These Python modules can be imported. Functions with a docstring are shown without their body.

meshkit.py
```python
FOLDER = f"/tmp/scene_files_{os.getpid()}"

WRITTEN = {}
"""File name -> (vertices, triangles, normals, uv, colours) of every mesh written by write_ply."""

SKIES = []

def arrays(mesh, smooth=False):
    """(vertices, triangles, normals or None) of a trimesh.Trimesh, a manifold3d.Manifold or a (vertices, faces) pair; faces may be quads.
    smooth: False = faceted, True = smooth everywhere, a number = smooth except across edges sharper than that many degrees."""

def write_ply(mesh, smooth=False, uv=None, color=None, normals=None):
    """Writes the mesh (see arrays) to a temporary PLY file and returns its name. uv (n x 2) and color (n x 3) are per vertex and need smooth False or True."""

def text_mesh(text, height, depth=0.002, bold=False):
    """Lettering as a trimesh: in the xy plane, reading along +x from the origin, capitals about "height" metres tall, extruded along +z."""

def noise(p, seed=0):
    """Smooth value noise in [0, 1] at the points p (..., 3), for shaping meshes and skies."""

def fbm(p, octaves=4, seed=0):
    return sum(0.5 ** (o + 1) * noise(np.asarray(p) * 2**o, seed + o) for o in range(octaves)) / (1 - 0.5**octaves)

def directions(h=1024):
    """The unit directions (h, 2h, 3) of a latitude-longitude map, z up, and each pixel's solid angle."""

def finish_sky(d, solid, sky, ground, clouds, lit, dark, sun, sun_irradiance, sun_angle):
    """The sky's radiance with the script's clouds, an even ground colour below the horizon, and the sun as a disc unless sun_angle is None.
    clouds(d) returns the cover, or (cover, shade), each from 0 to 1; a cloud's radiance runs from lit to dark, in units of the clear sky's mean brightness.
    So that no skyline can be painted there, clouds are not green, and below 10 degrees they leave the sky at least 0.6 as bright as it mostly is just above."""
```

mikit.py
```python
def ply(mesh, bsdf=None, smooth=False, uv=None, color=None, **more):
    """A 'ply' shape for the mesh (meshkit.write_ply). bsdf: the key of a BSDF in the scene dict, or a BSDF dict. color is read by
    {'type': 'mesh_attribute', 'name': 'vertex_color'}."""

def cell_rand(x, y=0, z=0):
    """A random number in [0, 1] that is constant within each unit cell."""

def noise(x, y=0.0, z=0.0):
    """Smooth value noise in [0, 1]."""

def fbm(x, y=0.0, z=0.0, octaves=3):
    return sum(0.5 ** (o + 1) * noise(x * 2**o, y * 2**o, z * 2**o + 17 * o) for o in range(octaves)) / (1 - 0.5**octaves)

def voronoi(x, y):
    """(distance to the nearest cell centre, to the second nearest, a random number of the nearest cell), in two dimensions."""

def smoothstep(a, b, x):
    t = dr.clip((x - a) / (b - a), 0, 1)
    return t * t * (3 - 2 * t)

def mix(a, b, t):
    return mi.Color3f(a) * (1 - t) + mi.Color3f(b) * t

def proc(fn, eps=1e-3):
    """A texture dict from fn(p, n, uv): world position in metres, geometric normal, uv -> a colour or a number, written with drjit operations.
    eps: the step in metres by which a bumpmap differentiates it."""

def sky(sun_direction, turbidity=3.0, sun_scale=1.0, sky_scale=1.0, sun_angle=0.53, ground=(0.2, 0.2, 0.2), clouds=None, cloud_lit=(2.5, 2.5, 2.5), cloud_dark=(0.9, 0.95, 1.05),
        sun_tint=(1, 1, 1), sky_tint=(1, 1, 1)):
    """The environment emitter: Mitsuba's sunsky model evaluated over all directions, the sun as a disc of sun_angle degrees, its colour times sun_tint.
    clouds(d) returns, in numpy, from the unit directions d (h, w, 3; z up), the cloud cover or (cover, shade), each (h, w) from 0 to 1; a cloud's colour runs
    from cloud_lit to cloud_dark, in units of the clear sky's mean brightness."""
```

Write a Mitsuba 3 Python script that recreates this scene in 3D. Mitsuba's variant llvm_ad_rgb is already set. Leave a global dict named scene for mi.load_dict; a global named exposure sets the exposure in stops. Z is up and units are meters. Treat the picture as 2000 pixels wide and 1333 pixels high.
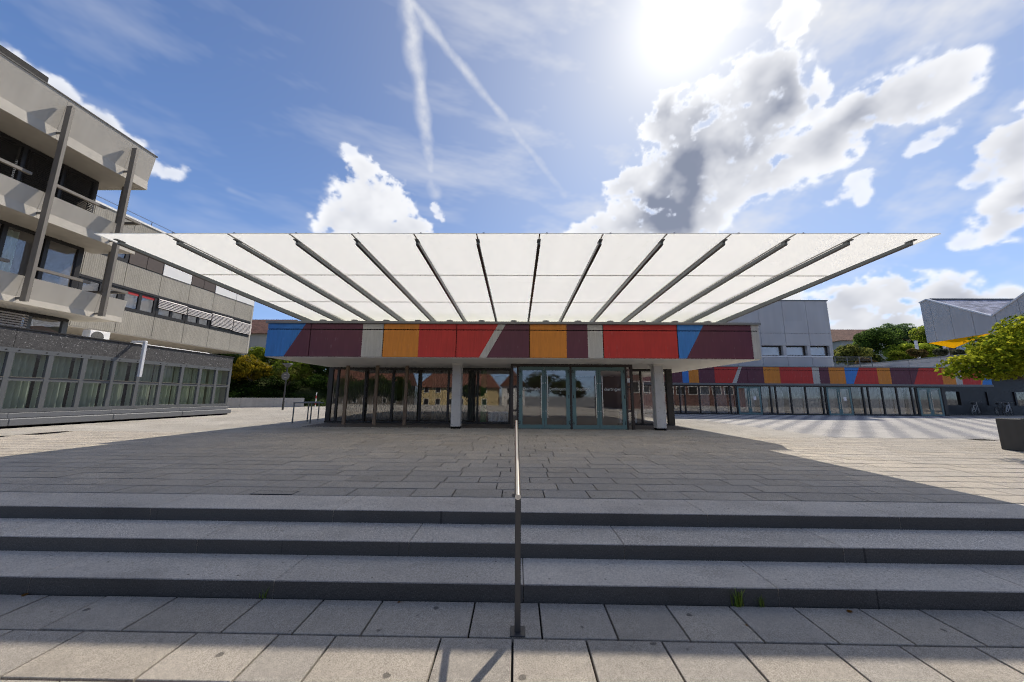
import math
import numpy as np, trimesh, drjit as dr, mitsuba as mi
import shapely.geometry as sg
import mikit, meshkit
from mikit import ply, proc, noise, fbm, voronoi, cell_rand, smoothstep, mix

T = mi.ScalarTransform4f
scene, labels = {}, {}
rng = np.random.default_rng(11)

# ------------------------------------------------------------------ camera, sky, exposure
PITCH, YAW, ROLL = math.radians(9.2), 0.015, 0.0073
fw = np.array([-math.sin(YAW) * math.cos(PITCH), math.cos(YAW) * math.cos(PITCH), math.sin(PITCH)])
right0 = np.array([math.cos(YAW), math.sin(YAW), 0.0])
up0 = np.cross(right0, fw)
right = right0 * math.cos(ROLL) + up0 * math.sin(ROLL)
up = np.cross(right, fw)
EYE = np.array([0.0, 0.0, 1.6])
scene["camera"] = {"type": "perspective", "fov": 112.58, "fov_axis": "x", "near_clip": 0.05, "far_clip": 4000.0,
                   "to_world": T().look_at(origin=EYE.tolist(), target=(EYE + fw).tolist(), up=up.tolist())}
exposure = 1.93
SUN_AZ, SUN_EL = math.radians(29.8), math.radians(48.3)
SUN = np.array([math.sin(SUN_AZ) * math.cos(SUN_EL), math.cos(SUN_AZ) * math.cos(SUN_EL), math.sin(SUN_EL)])


def dirv(az, el):
    a, e = math.radians(az), math.radians(el)
    return np.array([math.sin(a) * math.cos(e), math.cos(a) * math.cos(e), math.sin(e)])


# cumulus clouds as clusters of puffs: (azimuth, elevation, radius in degrees, darkness)
PUFFS = [
    # tall cloud left of the middle
    (-25.5, 25.5, 5.2, .28), (-21, 25.5, 4.6, .25), (-29.3, 24.6, 3.2, .4), (-25.6, 30.2, 3.8, .10), (-22.4, 29.6, 3.2, .04), (-26.8, 33.2, 1.9, .1),
    (-28.1, 35.2, 1.0, 0), (-18.5, 26.4, 2.6, .2), (-31.2, 24.0, 1.8, .3), (-24, 20, 7, .6),
    (-14.2, 29.9, .9, .1), (-13.7, 28.8, .8, .1), (-13.1, 27.9, .5, .1),
    # big dark cloud under the sun
    (26.5, 38.6, 3.4, .75), (30.0, 36.4, 4.0, .8), (26.6, 33.2, 5.0, 1.0), (24.0, 29.6, 5.2, 1.0), (28.5, 29.0, 4.6, 1.0), (26.0, 24.5, 6.5, 1.0), (31.6, 38.8, 2.6, .5),
    (36.0, 38.3, 4.2, .5), (40.2, 39.4, 3.4, .25), (38.5, 35.5, 4.4, .95), (34.0, 33.6, 4.2, .8), (41.2, 36.8, 2.8, .6), (18.0, 32.4, 2.4, .1), (20.2, 33.3, 2.6, .25),
    (15.0, 26.6, 2.8, .2), (11.5, 25.5, 2.4, .2), (18.8, 26.8, 3.2, .45), (8.4, 24.4, 1.7, .2), (31.6, 25.6, 1.8, .2), (43.4, 43.0, 2.0, 0), (45.2, 45.5, 1.8, 0),
    # band to the upper right
    (36.6, 29.2, 3.2, .5), (40.5, 29.0, 3.2, .4), (44.2, 30.0, 3.0, .45), (48.0, 31.2, 3.4, .65), (51.8, 31.6, 3.2, .6), (54.6, 31.2, 2.2, .2), (33.8, 27.6, 2.4, .4),
    (45.0, 36.2, 1.6, .05), (44.2, 34.2, 1.1, .05), (52.6, 26.2, .9, .1), (53.8, 26.9, 1.1, .15), (55.1, 27.0, .9, .1), (51.6, 25.7, .6, .1), (46.6, 24.6, 1.2, .2), (45.2, 23.8, 1.0, .2), (44.0, 23.3, .8, .15), (47.9, 24.9, .8, .1), (46.9, 23.5, 1.0, .2),
    (57.2, 23.2, 2.5, .35), (60.2, 23.8, 2.8, .4), (55.4, 21.8, 1.2, .2), (59.5, 18.6, 3.4, .75), (62.0, 20.5, 3.4, .6), (56.4, 16.6, 2.0, .5), (53.9, 16.0, 1.0, .2),
    # low bank on the right
    (40.5, 11.4, 2.8, .45), (44.5, 11.6, 3.0, .5), (48.5, 11.2, 2.8, .45), (52.0, 10.2, 2.4, .5), (37.5, 9.2, 3.2, .6), (43, 7.6, 4.2, .55), (48, 7.2, 4, .55), (53.5, 7.6, 3.6, .55),
    (57, 8.6, 2.0, .3), (60, 8.0, 2.2, .4), (39, 14.0, 1.6, .2),
    # long one behind the roof on the left
    (-57.5, 28.6, 1.5, .3), (-55.0, 27.6, 1.5, .35), (-52.6, 26.6, 1.5, .35), (-50.4, 25.7, 1.3, .3), (-48.9, 25.2, 1.0, .2), (-60.5, 29.0, 1.4, .4), (-47.8, 26.4, .6, .1),
    (-34.0, 25.6, .55, 0), (-41.5, 6.2, 1.3, .2), (-43.5, 5.2, 1.3, .2), (61.5, 32.2, 1.2, .2),
]


def gfbm(p, octaves, seed, gain=.6):
    """fbm with a slower fall-off than meshkit's, for frayed cloud edges"""
    return sum(gain ** o * meshkit.noise(np.asarray(p) * 2.03 ** o, seed + o) for o in range(octaves)) / sum(gain ** o for o in range(octaves))


def clouds(d):
    h, w = d.shape[:2]
    az = np.degrees(np.arctan2(d[..., 0], d[..., 1]))
    el = np.degrees(np.arcsin(np.clip(d[..., 2], -1, 1)))
    warp = np.stack([meshkit.fbm(d * 14 + 50, 3, 61), meshkit.fbm(d * 14 + 90, 3, 62), meshkit.fbm(d * 14 + 130, 3, 63)], -1) - .5
    dw = d + warp * .045
    dw /= np.linalg.norm(dw, axis=-1, keepdims=True)
    n0 = gfbm(d * 12.0, 7, 3, .57)
    bl = sum(.55 ** o * np.abs(2 * meshkit.noise(d * 15.0 * 2.1 ** o + warp * 3, 70 + o) - 1) for o in range(5)) / sum(.55 ** o for o in range(5))
    n1 = .5 + (n0 - .5) * .9 + (.42 - bl) * .75
    n2 = gfbm(d * 42.0 + 7, 5, 9, .6)
    ang_sun = np.degrees(np.arccos(np.clip(d @ SUN, -1, 1)))
    field, dark, wsum, size = np.zeros((h, w)), np.zeros((h, w)), np.zeros((h, w)) + 1e-6, np.zeros((h, w)) + 3e-6
    for a, e, r, dk in PUFFS:
        dist = np.degrees(np.arccos(np.clip(dw @ dirv(a, e), -1, 1))) / (r * 1.03)
        f = np.exp(-(dist ** 2) * 1.2) * min(1.0, .72 + .14 * r)
        field += f ** 2.6
        dark += f * f * dk
        wsum += f * f
        size += f * f * r
    field = np.minimum(field ** (1 / 2.6), 1.1)
    dark, size = dark / wsum, size / wsum
    # unseen sky: added fair-weather clouds, cover raised to whiten light in the shade
    away = np.clip((np.abs(az) - 68) / 15, 0, 1) * np.clip((62 - el) / 20, 0, 1) * np.clip((el + 2) / 8, 0, 1)
    q = np.stack([d[..., 0], d[..., 1], d[..., 2] * 2.2], -1) * 4.0
    field = np.maximum(field, away * np.clip((meshkit.fbm(q + 31, 5, 21) - .54) * 5, 0, 1.2))
    dark = np.where(away > .5, .6, dark)
    w0 = np.clip(field * 2.6, 0, 1)
    edge = field + (n1 - .5) * 1.9 * w0 + (n2 - .5) * 1.5 * w0
    cum = np.clip((edge - .33) / (.46 + .8 * np.clip(n0 - .35, 0, .5)), 0, 1)
    cum = cum * cum * (3 - 2 * cum) * np.where(away > .3, 1, np.clip(.50 + .24 * size, 0, 1))
    soft = field + (gfbm(d * 9 + 5, 4, 33, .5) - .5) * .55
    thick = np.clip((soft + (n1 - .5) * .5 - .40) / .75, 0, 1)
    lump = np.clip((gfbm(d * 15.0 + 3, 4, 41, .45) - .5) * 2.0 + .55, 0, 1)
    puff = np.clip((bl - .25) * 1.6, 0, 1)
    sh = np.clip(.30 + .16 * puff + .62 * thick * (dark * 1.05 + .12) * (.25 + .95 * lump), 0, 1)
    sh = sh * (1 - .75 * np.exp(-(ang_sun / 13) ** 2) * (1 - thick))
    # thin high veil, streaked, thicker round the sun; contrails
    s = np.stack([d[..., 0] * 3 + d[..., 2] * 3, d[..., 1] * 9 - d[..., 0] * 3, d[..., 2] * 12], -1)
    ci = np.clip((gfbm(s + 11, 6, 5, .58) - .46) * 2.6, 0, 1) * np.clip(el / 22, 0, 1) * np.where(np.abs(az) > 75, .9, np.clip((az + 75) / 90, .35, 1))  # streaks kept dense out of view, added to brighten and neutralise the shade
    veil = .58 * np.exp(-(ang_sun / 11.0) ** 2) + .36 * np.exp(-(ang_sun / 32.0) ** 2)
    thin = np.clip(veil + ci * .8, 0, .95)
    for pts, width, amount in (([(-22.6, 54), (-18.3, 44.4), (-16.6, 38), (-14.8, 31.6)], 1.15, .92), ([(-24.5, 53.5), (-11.1, 47.5), (-1.2, 41.2), (3.5, 37.2), (8.5, 32)], .75, .78),
                               ([(7, 48), (3.5, 38)], .25, .18), ([(-43, 25.5), (-33, 24.2)], .3, .16)):
        for k in range(len(pts) - 1):
            a, b = dirv(*pts[k]), dirv(*pts[k + 1])
            t = np.clip(((d - a) @ (b - a)) / ((b - a) @ (b - a)), 0, 1)
            dist = np.degrees(np.linalg.norm(d - a - t[..., None] * (b - a), axis=-1))
            fade = 1 - .5 * (k + t) / (len(pts) - 1)
            band = np.exp(-(dist / (width * (.55 + .75 * meshkit.noise(d * 30, 8)))) ** 2)
            thin = np.maximum(thin, band * amount * fade * (.35 + 1.1 * n2))
    total = 1 - (1 - cum) * (1 - np.clip(thin, 0, 1))
    glow = np.exp(-(ang_sun / 3.3) ** 2)
    total = np.maximum(total, np.clip(glow * 1.1, 0, 1))
    sh = np.clip(sh * cum * (1 - glow), 0, 1)
    # the thin veil is less bright than a sunlit cloud edge, save near the sun
    sh = np.maximum(sh, (1 - cum) * (1 - np.exp(-(ang_sun / 6.5) ** 2)) * .46)
    return total, sh


scene["sky"] = mikit.sky(SUN.tolist(), turbidity=2.6, sun_scale=1.0, sky_scale=1.0, clouds=clouds, cloud_lit=(3.7, 3.7, 3.7), cloud_dark=(.74, .84, 1.12), sun_tint=(.90, 1.0, 1.17), sky_tint=(.95, .975, 1.12))

# ------------------------------------------------------------------ mesh helpers
def box(x0, x1, y0, y1, z0, z1):
    v = np.array([[x, y, z] for z in (z0, z1) for y in (y0, y1) for x in (x0, x1)], float)
    f = np.array([[0, 2, 3], [0, 3, 1], [4, 5, 7], [4, 7, 6], [0, 1, 5], [0, 5, 4], [2, 6, 7], [2, 7, 3], [0, 4, 6], [0, 6, 2], [1, 3, 7], [1, 7, 5]])
    return v, f


def slab(x0, x1, y0, y1, z0, z1, c=.004):
    """A block whose upper edges are chamfered."""
    r = lambda a, z: [[x0 + a, y0 + a, z], [x1 - a, y0 + a, z], [x1 - a, y1 - a, z], [x0 + a, y1 - a, z]]
    v = np.array(r(0, z0) + r(0, z1 - c) + r(c, z1), float)
    f = [[8, 9, 10], [8, 10, 11]]
    for k in (0, 4):
        for i in range(4):
            j = (i + 1) % 4
            f += [[k + i, k + j, k + 4 + j], [k + i, k + 4 + j, k + 4 + i]]
    return v, np.array(f)


def cbox(x0, x1, y0, y1, z0, z1, c=.01):
    """A box with all its edges chamfered."""
    v = []
    for x, sx in ((x0, 1), (x1, -1)):
        for y, sy in ((y0, 1), (y1, -1)):
            for z, sz in ((z0, 1), (z1, -1)):
                v += [[x, y + sy * c, z + sz * c], [x + sx * c, y, z + sz * c], [x + sx * c, y + sy * c, z]]
    m = trimesh.convex.convex_hull(np.array(v))
    return np.array(m.vertices), np.array(m.faces)


def join(ms):
    vs, fs, n = [], [], 0
    for v, f in ms:
        vs.append(np.asarray(v, float)); fs.append(np.asarray(f, int) + n); n += len(v)
    return np.vstack(vs), np.vstack(fs)


def bar(p0, p1, w, h, upv=(0, 0, 1)):
    """A box-section bar from p0 to p1."""
    p0, p1 = np.asarray(p0, float), np.asarray(p1, float)
    d = p1 - p0; L = np.linalg.norm(d); d /= L
    s = np.cross(d, upv)
    if np.linalg.norm(s) < 1e-6: s = np.cross(d, (0, 1, 0))
    s /= np.linalg.norm(s); u = np.cross(s, d)
    v, f = box(-w / 2, w / 2, 0, L, -h / 2, h / 2)
    return p0 + v[:, :1] * s + v[:, 1:2] * d + v[:, 2:] * u, f


def tube(p0, p1, r0, r1=None, n=10, caps=True):
    p0, p1 = np.asarray(p0, float), np.asarray(p1, float)
    r1 = r0 if r1 is None else r1
    d = (p1 - p0) / np.linalg.norm(p1 - p0)
    a = np.cross(d, (0, 0, 1) if abs(d[2]) < .9 else (1, 0, 0)); a /= np.linalg.norm(a); b = np.cross(d, a)
    t = np.arange(n) * 2 * np.pi / n
    ring = np.cos(t)[:, None] * a + np.sin(t)[:, None] * b
    v = np.vstack([p0 + ring * r0, p1 + ring * r1, p0[None], p1[None]])
    i = np.arange(n); j = (i + 1) % n
    f = [np.stack([i, j, j + n], 1), np.stack([i, j + n, i + n], 1)]
    if caps: f += [np.stack([j, i, i * 0 + 2 * n], 1), np.stack([i + n, j + n, i * 0 + 2 * n + 1], 1)]
    return v, np.vstack(f)


def poly_tube(pts, radii, n=8):
    return join([tube(pts[k], pts[k + 1], radii[k], radii[k + 1], n) for k in range(len(pts) - 1)])


def prism(poly, a, b, plane="xz"):
    """Extrude a 2-D outline: plane xz along y, yz along x, xy along z."""
    m = trimesh.creation.extrude_polygon(sg.Polygon(poly), b - a, engine="earcut")
    v, f = np.array(m.vertices), np.array(m.faces)
    if plane == "xz": v = np.stack([v[:, 0], a + v[:, 2], v[:, 1]], 1); f = f[:, ::-1]
    elif plane == "yz": v = np.stack([a + v[:, 2], v[:, 0], v[:, 1]], 1)
    else: v = np.stack([v[:, 0], v[:, 1], a + v[:, 2]], 1)
    return v, f


def quad(a, b, c, d):
    return np.array([a, b, c, d], float), np.array([[0, 1, 2], [0, 2, 3]])


def torus(c, r, t, axis, n=22, k=6):
    u, w = np.meshgrid(np.arange(n) * 2 * np.pi / n, np.arange(k) * 2 * np.pi / k, indexing="ij")
    x, y, z = (r + t * np.cos(w)) * np.cos(u), (r + t * np.cos(w)) * np.sin(u), t * np.sin(w)
    axis = np.asarray(axis, float) / np.linalg.norm(axis)
    a = np.cross(axis, (0, 0, 1)); a /= np.linalg.norm(a); b = np.cross(axis, a)
    v = np.asarray(c) + x.reshape(-1, 1) * a + y.reshape(-1, 1) * b + z.reshape(-1, 1) * axis
    i, j = np.meshgrid(np.arange(n), np.arange(k), indexing="ij")
    q = np.stack([i * k + j, (i + 1) % n * k + j, (i + 1) % n * k + (j + 1) % k, i * k + (j + 1) % k], -1).reshape(-1, 4)
    return v, np.vstack([q[:, [0, 1, 2]], q[:, [0, 2, 3]]])


# ------------------------------------------------------------------ naming
count = {}


def numbered(k):
    n = count.get(k, -1) + 1
    count[k] = n
    return k if n == 0 else f"{k}_{n:03d}"


def thing(name, label, cat, group=None):
    key = numbered(name)
    labels[key] = {"label": label, "category": cat}
    if group: labels[key]["group"] = group
    return key


def put(key, mesh, mat, smooth=False, uv=None, color=None):
    scene[key] = ply(mesh, mat, smooth=smooth, uv=uv, color=color)
    return key


def part(parent, name, mesh, mat, smooth=False, uv=None, label=None, stuff=False, color=None):
    key = numbered(parent + "__" + name)
    put(key, mesh, mat, smooth, uv, color)
    if label: labels.setdefault(key, {})["label"] = label
    if stuff: labels.setdefault(key, {})["kind"] = "stuff"
    return key


def solo(name, label, cat, mesh, mat, smooth=False, group=None, uv=None):
    key = thing(name, label, cat, group)
    return put(key, mesh, mat, smooth, uv)


def struct(name, mesh, mat, smooth=False, uv=None):
    key = numbered(name)
    labels[key] = {"kind": "structure"}
    return put(key, mesh, mat, smooth, uv)


def idx(v, k):
    """uv that carries the number of a piece: u = 100 k + x."""
    v = np.asarray(v)
    return np.stack([v[:, 0] % 50 + 100.0 * k, v[:, 1]], 1)


# ------------------------------------------------------------------ materials
def rgb(*c): return {"type": "rgb", "value": list(c)}


def mat(name, color, rough=.6, metallic=0.0, specular=.5, **more):
    c = rgb(*color) if isinstance(color, tuple) else proc(color)
    scene[name] = {"type": "twosided", "bsdf": {"type": "principled", "base_color": c, "roughness": rough, "metallic": metallic, "specular": specular, **more}}
    return name


def bumped(name, color, height, rough=.7, scale=1.0, eps=2e-3, specular=.4):
    c = rgb(*color) if isinstance(color, tuple) else proc(color)
    scene[name] = {"type": "twosided", "bsdf": {"type": "bumpmap", "arbitrary": proc(height, eps), "scale": scale,
                   "bsdf": {"type": "principled", "base_color": c, "roughness": rough, "specular": specular}}}
    return name


def piece(uv): return dr.floor(uv.x / 100.0)


def gum(p, s, amount):
    q = noise(p.x * 40, p.y * 40, 5.0) * .02
    d, _, w = voronoi(p.x * s + q * 1.5, p.y * s + q)
    return smoothstep(.040, .024, d / (.25 + w) + q * .5) * dr.select(w > .45, 1.0, 0.0) * amount


def paving_color(p, n, uv):
    k = piece(uv)
    r1, r2 = cell_rand(k, 3.0), cell_rand(k, 8.0)
    grain = noise(p.x * 260, p.y * 260, p.z * 90)
    mid = fbm(p.x * 38, p.y * 38, 0.0, 3)
    blot = fbm(p.x * 1.3 + 5, p.y * 1.3, 2.0, 4)
    wide = noise(p.x * .31, p.y * .31, 4.0)
    c = mix((.300, .264, .215), (.280, .252, .214), r2)
    dirt = smoothstep(.50, .78, fbm(p.x * 3.1 + k * 1.7, p.y * 3.1, 7.0, 4))
    f = (.91 + .16 * r1) * (.60 + .80 * grain) * (.88 + .24 * mid) * (.94 + .12 * blot) * (.95 + .10 * wide) * (1 - .10 * dirt)
    return c * f * (1 - gum(p, 1.55, .62)) * (1 - gum(p + mi.Point3f(7.7, 3.1, 0), 3.3, .4))


def stairs_color(p, n, uv):
    k = piece(uv)
    r1 = cell_rand(k, 5.0)
    g1, g2 = noise(p.x * 210, p.y * 210, p.z * 210), noise(p.x * 95 + 9, p.y * 95, p.z * 95)
    white = smoothstep(.80, .92, g1)
    blot = fbm(p.x * 1.6, p.y * 2.4, p.z * 3.0, 4)
    f = (.90 + .16 * r1) * (.42 + .80 * g1 + .36 * g2) * (.82 + .36 * blot)
    c = mi.Color3f(.375, .338, .288) * f + mi.Color3f(.20, .20, .20) * white
    scr = smoothstep(.965, .985, noise(p.x * 5 + p.y * 1.3, p.y * 40, p.z * 5))
    riser_shade = smoothstep(.5, .9, dr.abs(n.y))  # riser faces darkened and cooled, their shade put into the colour
    return (c * (1 - .845 * riser_shade) * mi.Color3f(1 - .06 * riser_shade, 1, 1 + .09 * riser_shade) + mi.Color3f(.1, .1, .1) * scr) * (1 - gum(p, 2.7, .6)) * (1 - gum(p + mi.Point3f(3.3, 1.7, 0), 5.1, .35)) * (1 - .12 * smoothstep(.55, .75, fbm(p.x * 2.3, p.y * 5.0, 11.0, 4)))


def concrete_color(p, n, uv):
    blot = fbm(p.x * .9, p.y * .9, p.z * .9, 5)
    run = fbm(p.x * 6, p.y * 6, p.z * .35, 4)
    g = noise(p.x * 70, p.y * 70, p.z * 70)
    return mi.Color3f(.36, .35, .335) * (.72 + .35 * blot + .25 * run) * (.92 + .16 * g)


def dark_concrete(p, n, uv):
    blot = fbm(p.x * 1.7, p.y * 1.7, p.z * 1.1, 5)
    run = fbm(p.x * 9, p.y * 9, p.z * .7, 4)
    return mi.Color3f(.058, .057, .055) * (.35 + .9 * blot + .55 * run)


def ribbed_color(p, n, uv):
    rib = .5 + .5 * dr.sin(p.y * 2 * math.pi / .115 + 1.2 * noise(p.y * 3, p.z * .8))
    rough = noise(p.y * 60, p.z * 9, 1.0)
    wear = fbm(p.y * .55, p.z * .4, 3.0, 4)
    run = fbm(p.y * 5, p.z * .3, 5.0, 4)
    return mi.Color3f(.385, .36, .31) * (.72 + .23 * rib) * (.80 + .30 * rough) * (.72 + .30 * wear + .26 * run)


PAINT = [(.026, .150, .430), (.082, .017, .032), (.34, .336, .312), (.47, .165, .012), (.370, .018, .012), (.26, .26, .26)]
BLUE, PURPLE, GREY, ORANGE, RED = range(5)


def paint_color(p, n, uv):
    k = piece(uv)
    c = mi.Color3f(*PAINT[5])
    for i in range(5):
        c = dr.select(dr.abs(k - i) < .5, mi.Color3f(*PAINT[i]), c)
    streak = fbm(p.x * 26, p.y * 26, p.z * 1.3, 4)
    fine = noise(p.x * 120, 0.0, p.z * 6)
    blot = fbm(p.x * .8, p.y * .8, p.z * 1.1, 4)
    chip = smoothstep(.80, .9, noise(p.x * 30, p.y * 30, p.z * 4)) * .035
    return c * (.68 + .36 * streak + .14 * fine + .20 * blot) + mi.Color3f(chip, chip, chip) * .8


def granite_color(p, n, uv):
    a, b = noise(p.y * 44, p.z * 44, p.x * 44), noise(p.y * 21 + 4, p.z * 21, 2.0)
    w = smoothstep(.86, .95, noise(p.y * 38, p.z * 38, 8.0))
    return mi.Color3f(.042, .040, .040) * (.1 + 1.3 * a + .7 * b) + mi.Color3f(.34, .34, .34) * w


def slab_metal(p, n, uv):
    run = fbm(p.x * 3, p.y * 3, p.z * .25, 4)
    blot = fbm(p.x * .5, p.y * .5, p.z * .5, 3)
    k = cell_rand(dr.floor((p.x + 20) / 1.8), dr.floor(p.z / 2.6))
    return mi.Color3f(.37, .368, .370) * (.82 + .16 * run + .14 * blot + .12 * k)


def slate_color(p, n, uv):
    row = dr.floor(p.y / .32)
    off = cell_rand(row, 7.0) * 3
    r = cell_rand(dr.floor(p.x / .5 + off), row)
    fr = p.y / .32 - row
    fy = p.x / .5 + off
    edge = dr.select((fr < .1) | (fy - dr.floor(fy) < .1), .55, 1.0)
    return mi.Color3f(.26, .26, .31) * (.6 + .8 * r) * edge


def roof_color(p, n, uv):
    row = dr.floor(p.z / .17)
    fr = p.z / .17 - row
    q = (p.x + p.y) / .24 + .5 * (row - 2 * dr.floor(row / 2))
    r = cell_rand(dr.floor(q), row)
    shade = .7 + .3 * smoothstep(0.0, .35, fr)
    round_ = .8 + .2 * dr.sin((q - dr.floor(q)) * math.pi)
    moss = fbm(p.x * 1.1, p.y * 1.1, p.z * 1.1, 4)
    return mi.Color3f(.16, .085, .062) * (.7 + .5 * r) * shade * round_ * (.7 + .6 * moss)


def wood_color(p, n, uv):
    g = fbm(p.x * 55, p.y * 55, p.z * 1.6, 4)
    k = smoothstep(.62, .8, fbm(p.x * 20, p.y * 20, p.z * 6, 3))
    return mi.Color3f(.245, .180, .130) * (.45 + 1.0 * g) * (1 - .4 * k)


def white_concrete(p, n, uv):
    blot = fbm(p.x * 2.2, p.y * 2.2, p.z * 1.2, 5)
    pit = smoothstep(.8, .9, noise(p.x * 24, p.y * 24, p.z * 24))
    return mi.Color3f(.50, .495, .48) * (.78 + .4 * blot) * (1 - .35 * pit)


def beige_color(p, n, uv):
    blot = fbm(p.x * .7, p.y * .7, p.z * .7, 4)
    run = fbm(p.y * 4, p.x * 4, p.z * .3, 4)
    return mi.Color3f(.405, .375, .325) * (.83 + .16 * blot + .18 * run)


def soil_color(p, n, uv):
    a, b = fbm(p.x * 1.2, p.y * 1.2, 1.0, 4), noise(p.x * 14, p.y * 14, 2.0)
    far = smoothstep(60.0, 120.0, p.y)
    forest = fbm(p.x * .12, p.y * .12, 5.0, 4)
    near = mix((.018, .028, .010), (.045, .055, .018), a) * (.6 + .8 * b)
    return mix(near, mi.Color3f(.022, .036, .018) * (.5 + forest), far)


def stripe_color(p, n, uv):
    row = dr.floor(p.y / .36)
    yc = (row + .5) * .36
    col = p.x / .6 + .5 * (row - 2 * dr.floor(row / 2))
    r = cell_rand(dr.floor(col), row)
    ph = (p.x * .722 - yc * .692) / .82
    fr = ph - dr.floor(ph)
    dark = smoothstep(.0, .06, fr) * smoothstep(.52, .46, fr)
    joint = dr.select((p.y / .36 - row < .03), .72, 1.0)
    g = noise(p.x * 60, p.y * 60, 1.0)
    return mix((.320, .300, .270), (.165, .162, .166), dark) * (.86 + .22 * r) * joint * (.85 + .3 * g) * (.85 + .3 * fbm(p.x * .5, p.y * .5, 3.0, 3))


def far_paving(p, n, uv):
    row = dr.floor((p.y - 4.434) / .36)
    col = p.x / .64 + cell_rand(row, 2.0) * 3
    r = cell_rand(dr.floor(col), row)
    joint = dr.select(((p.y - 4.434) / .36 - row < .022) | (col - dr.floor(col) < .012), .6, 1.0)
    g = noise(p.x * 60, p.y * 60, 1.0)
    wide = fbm(p.x * .4, p.y * .4, 3.0, 4)
    return mix((.292, .268, .230), (.270, .252, .222), r) * (.86 + .22 * r) * joint * (.84 + .3 * g) * (.76 + .48 * wide)


def frosted_color(p, n, uv):
    run = fbm(p.x * 3.2, p.y * .22, 2.0, 4)
    blot = fbm(p.x * .45 + 3, p.y * .45, 6.0, 3)
    grime = smoothstep(11.2, 12.9, p.y + 1.2 * (fbm(p.x * 2.5, p.y * 1.2, 4.0, 3) - .5))
    specks = smoothstep(.80, .9, noise(p.x * 9, p.y * 9, 1.0)) * smoothstep(.5, .8, noise(p.x * .8, p.y * .8, 9.0))
    f = .925 + .05 * run + .04 * blot
    return mix(mi.Color3f(.965, .955, .895), mi.Color3f(.80, .79, .62), .55 * grime + .12 * specks) * f


def grain_height(p, n, uv): return noise(p.x * 170, p.y * 170, p.z * 170) * .0012


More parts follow.
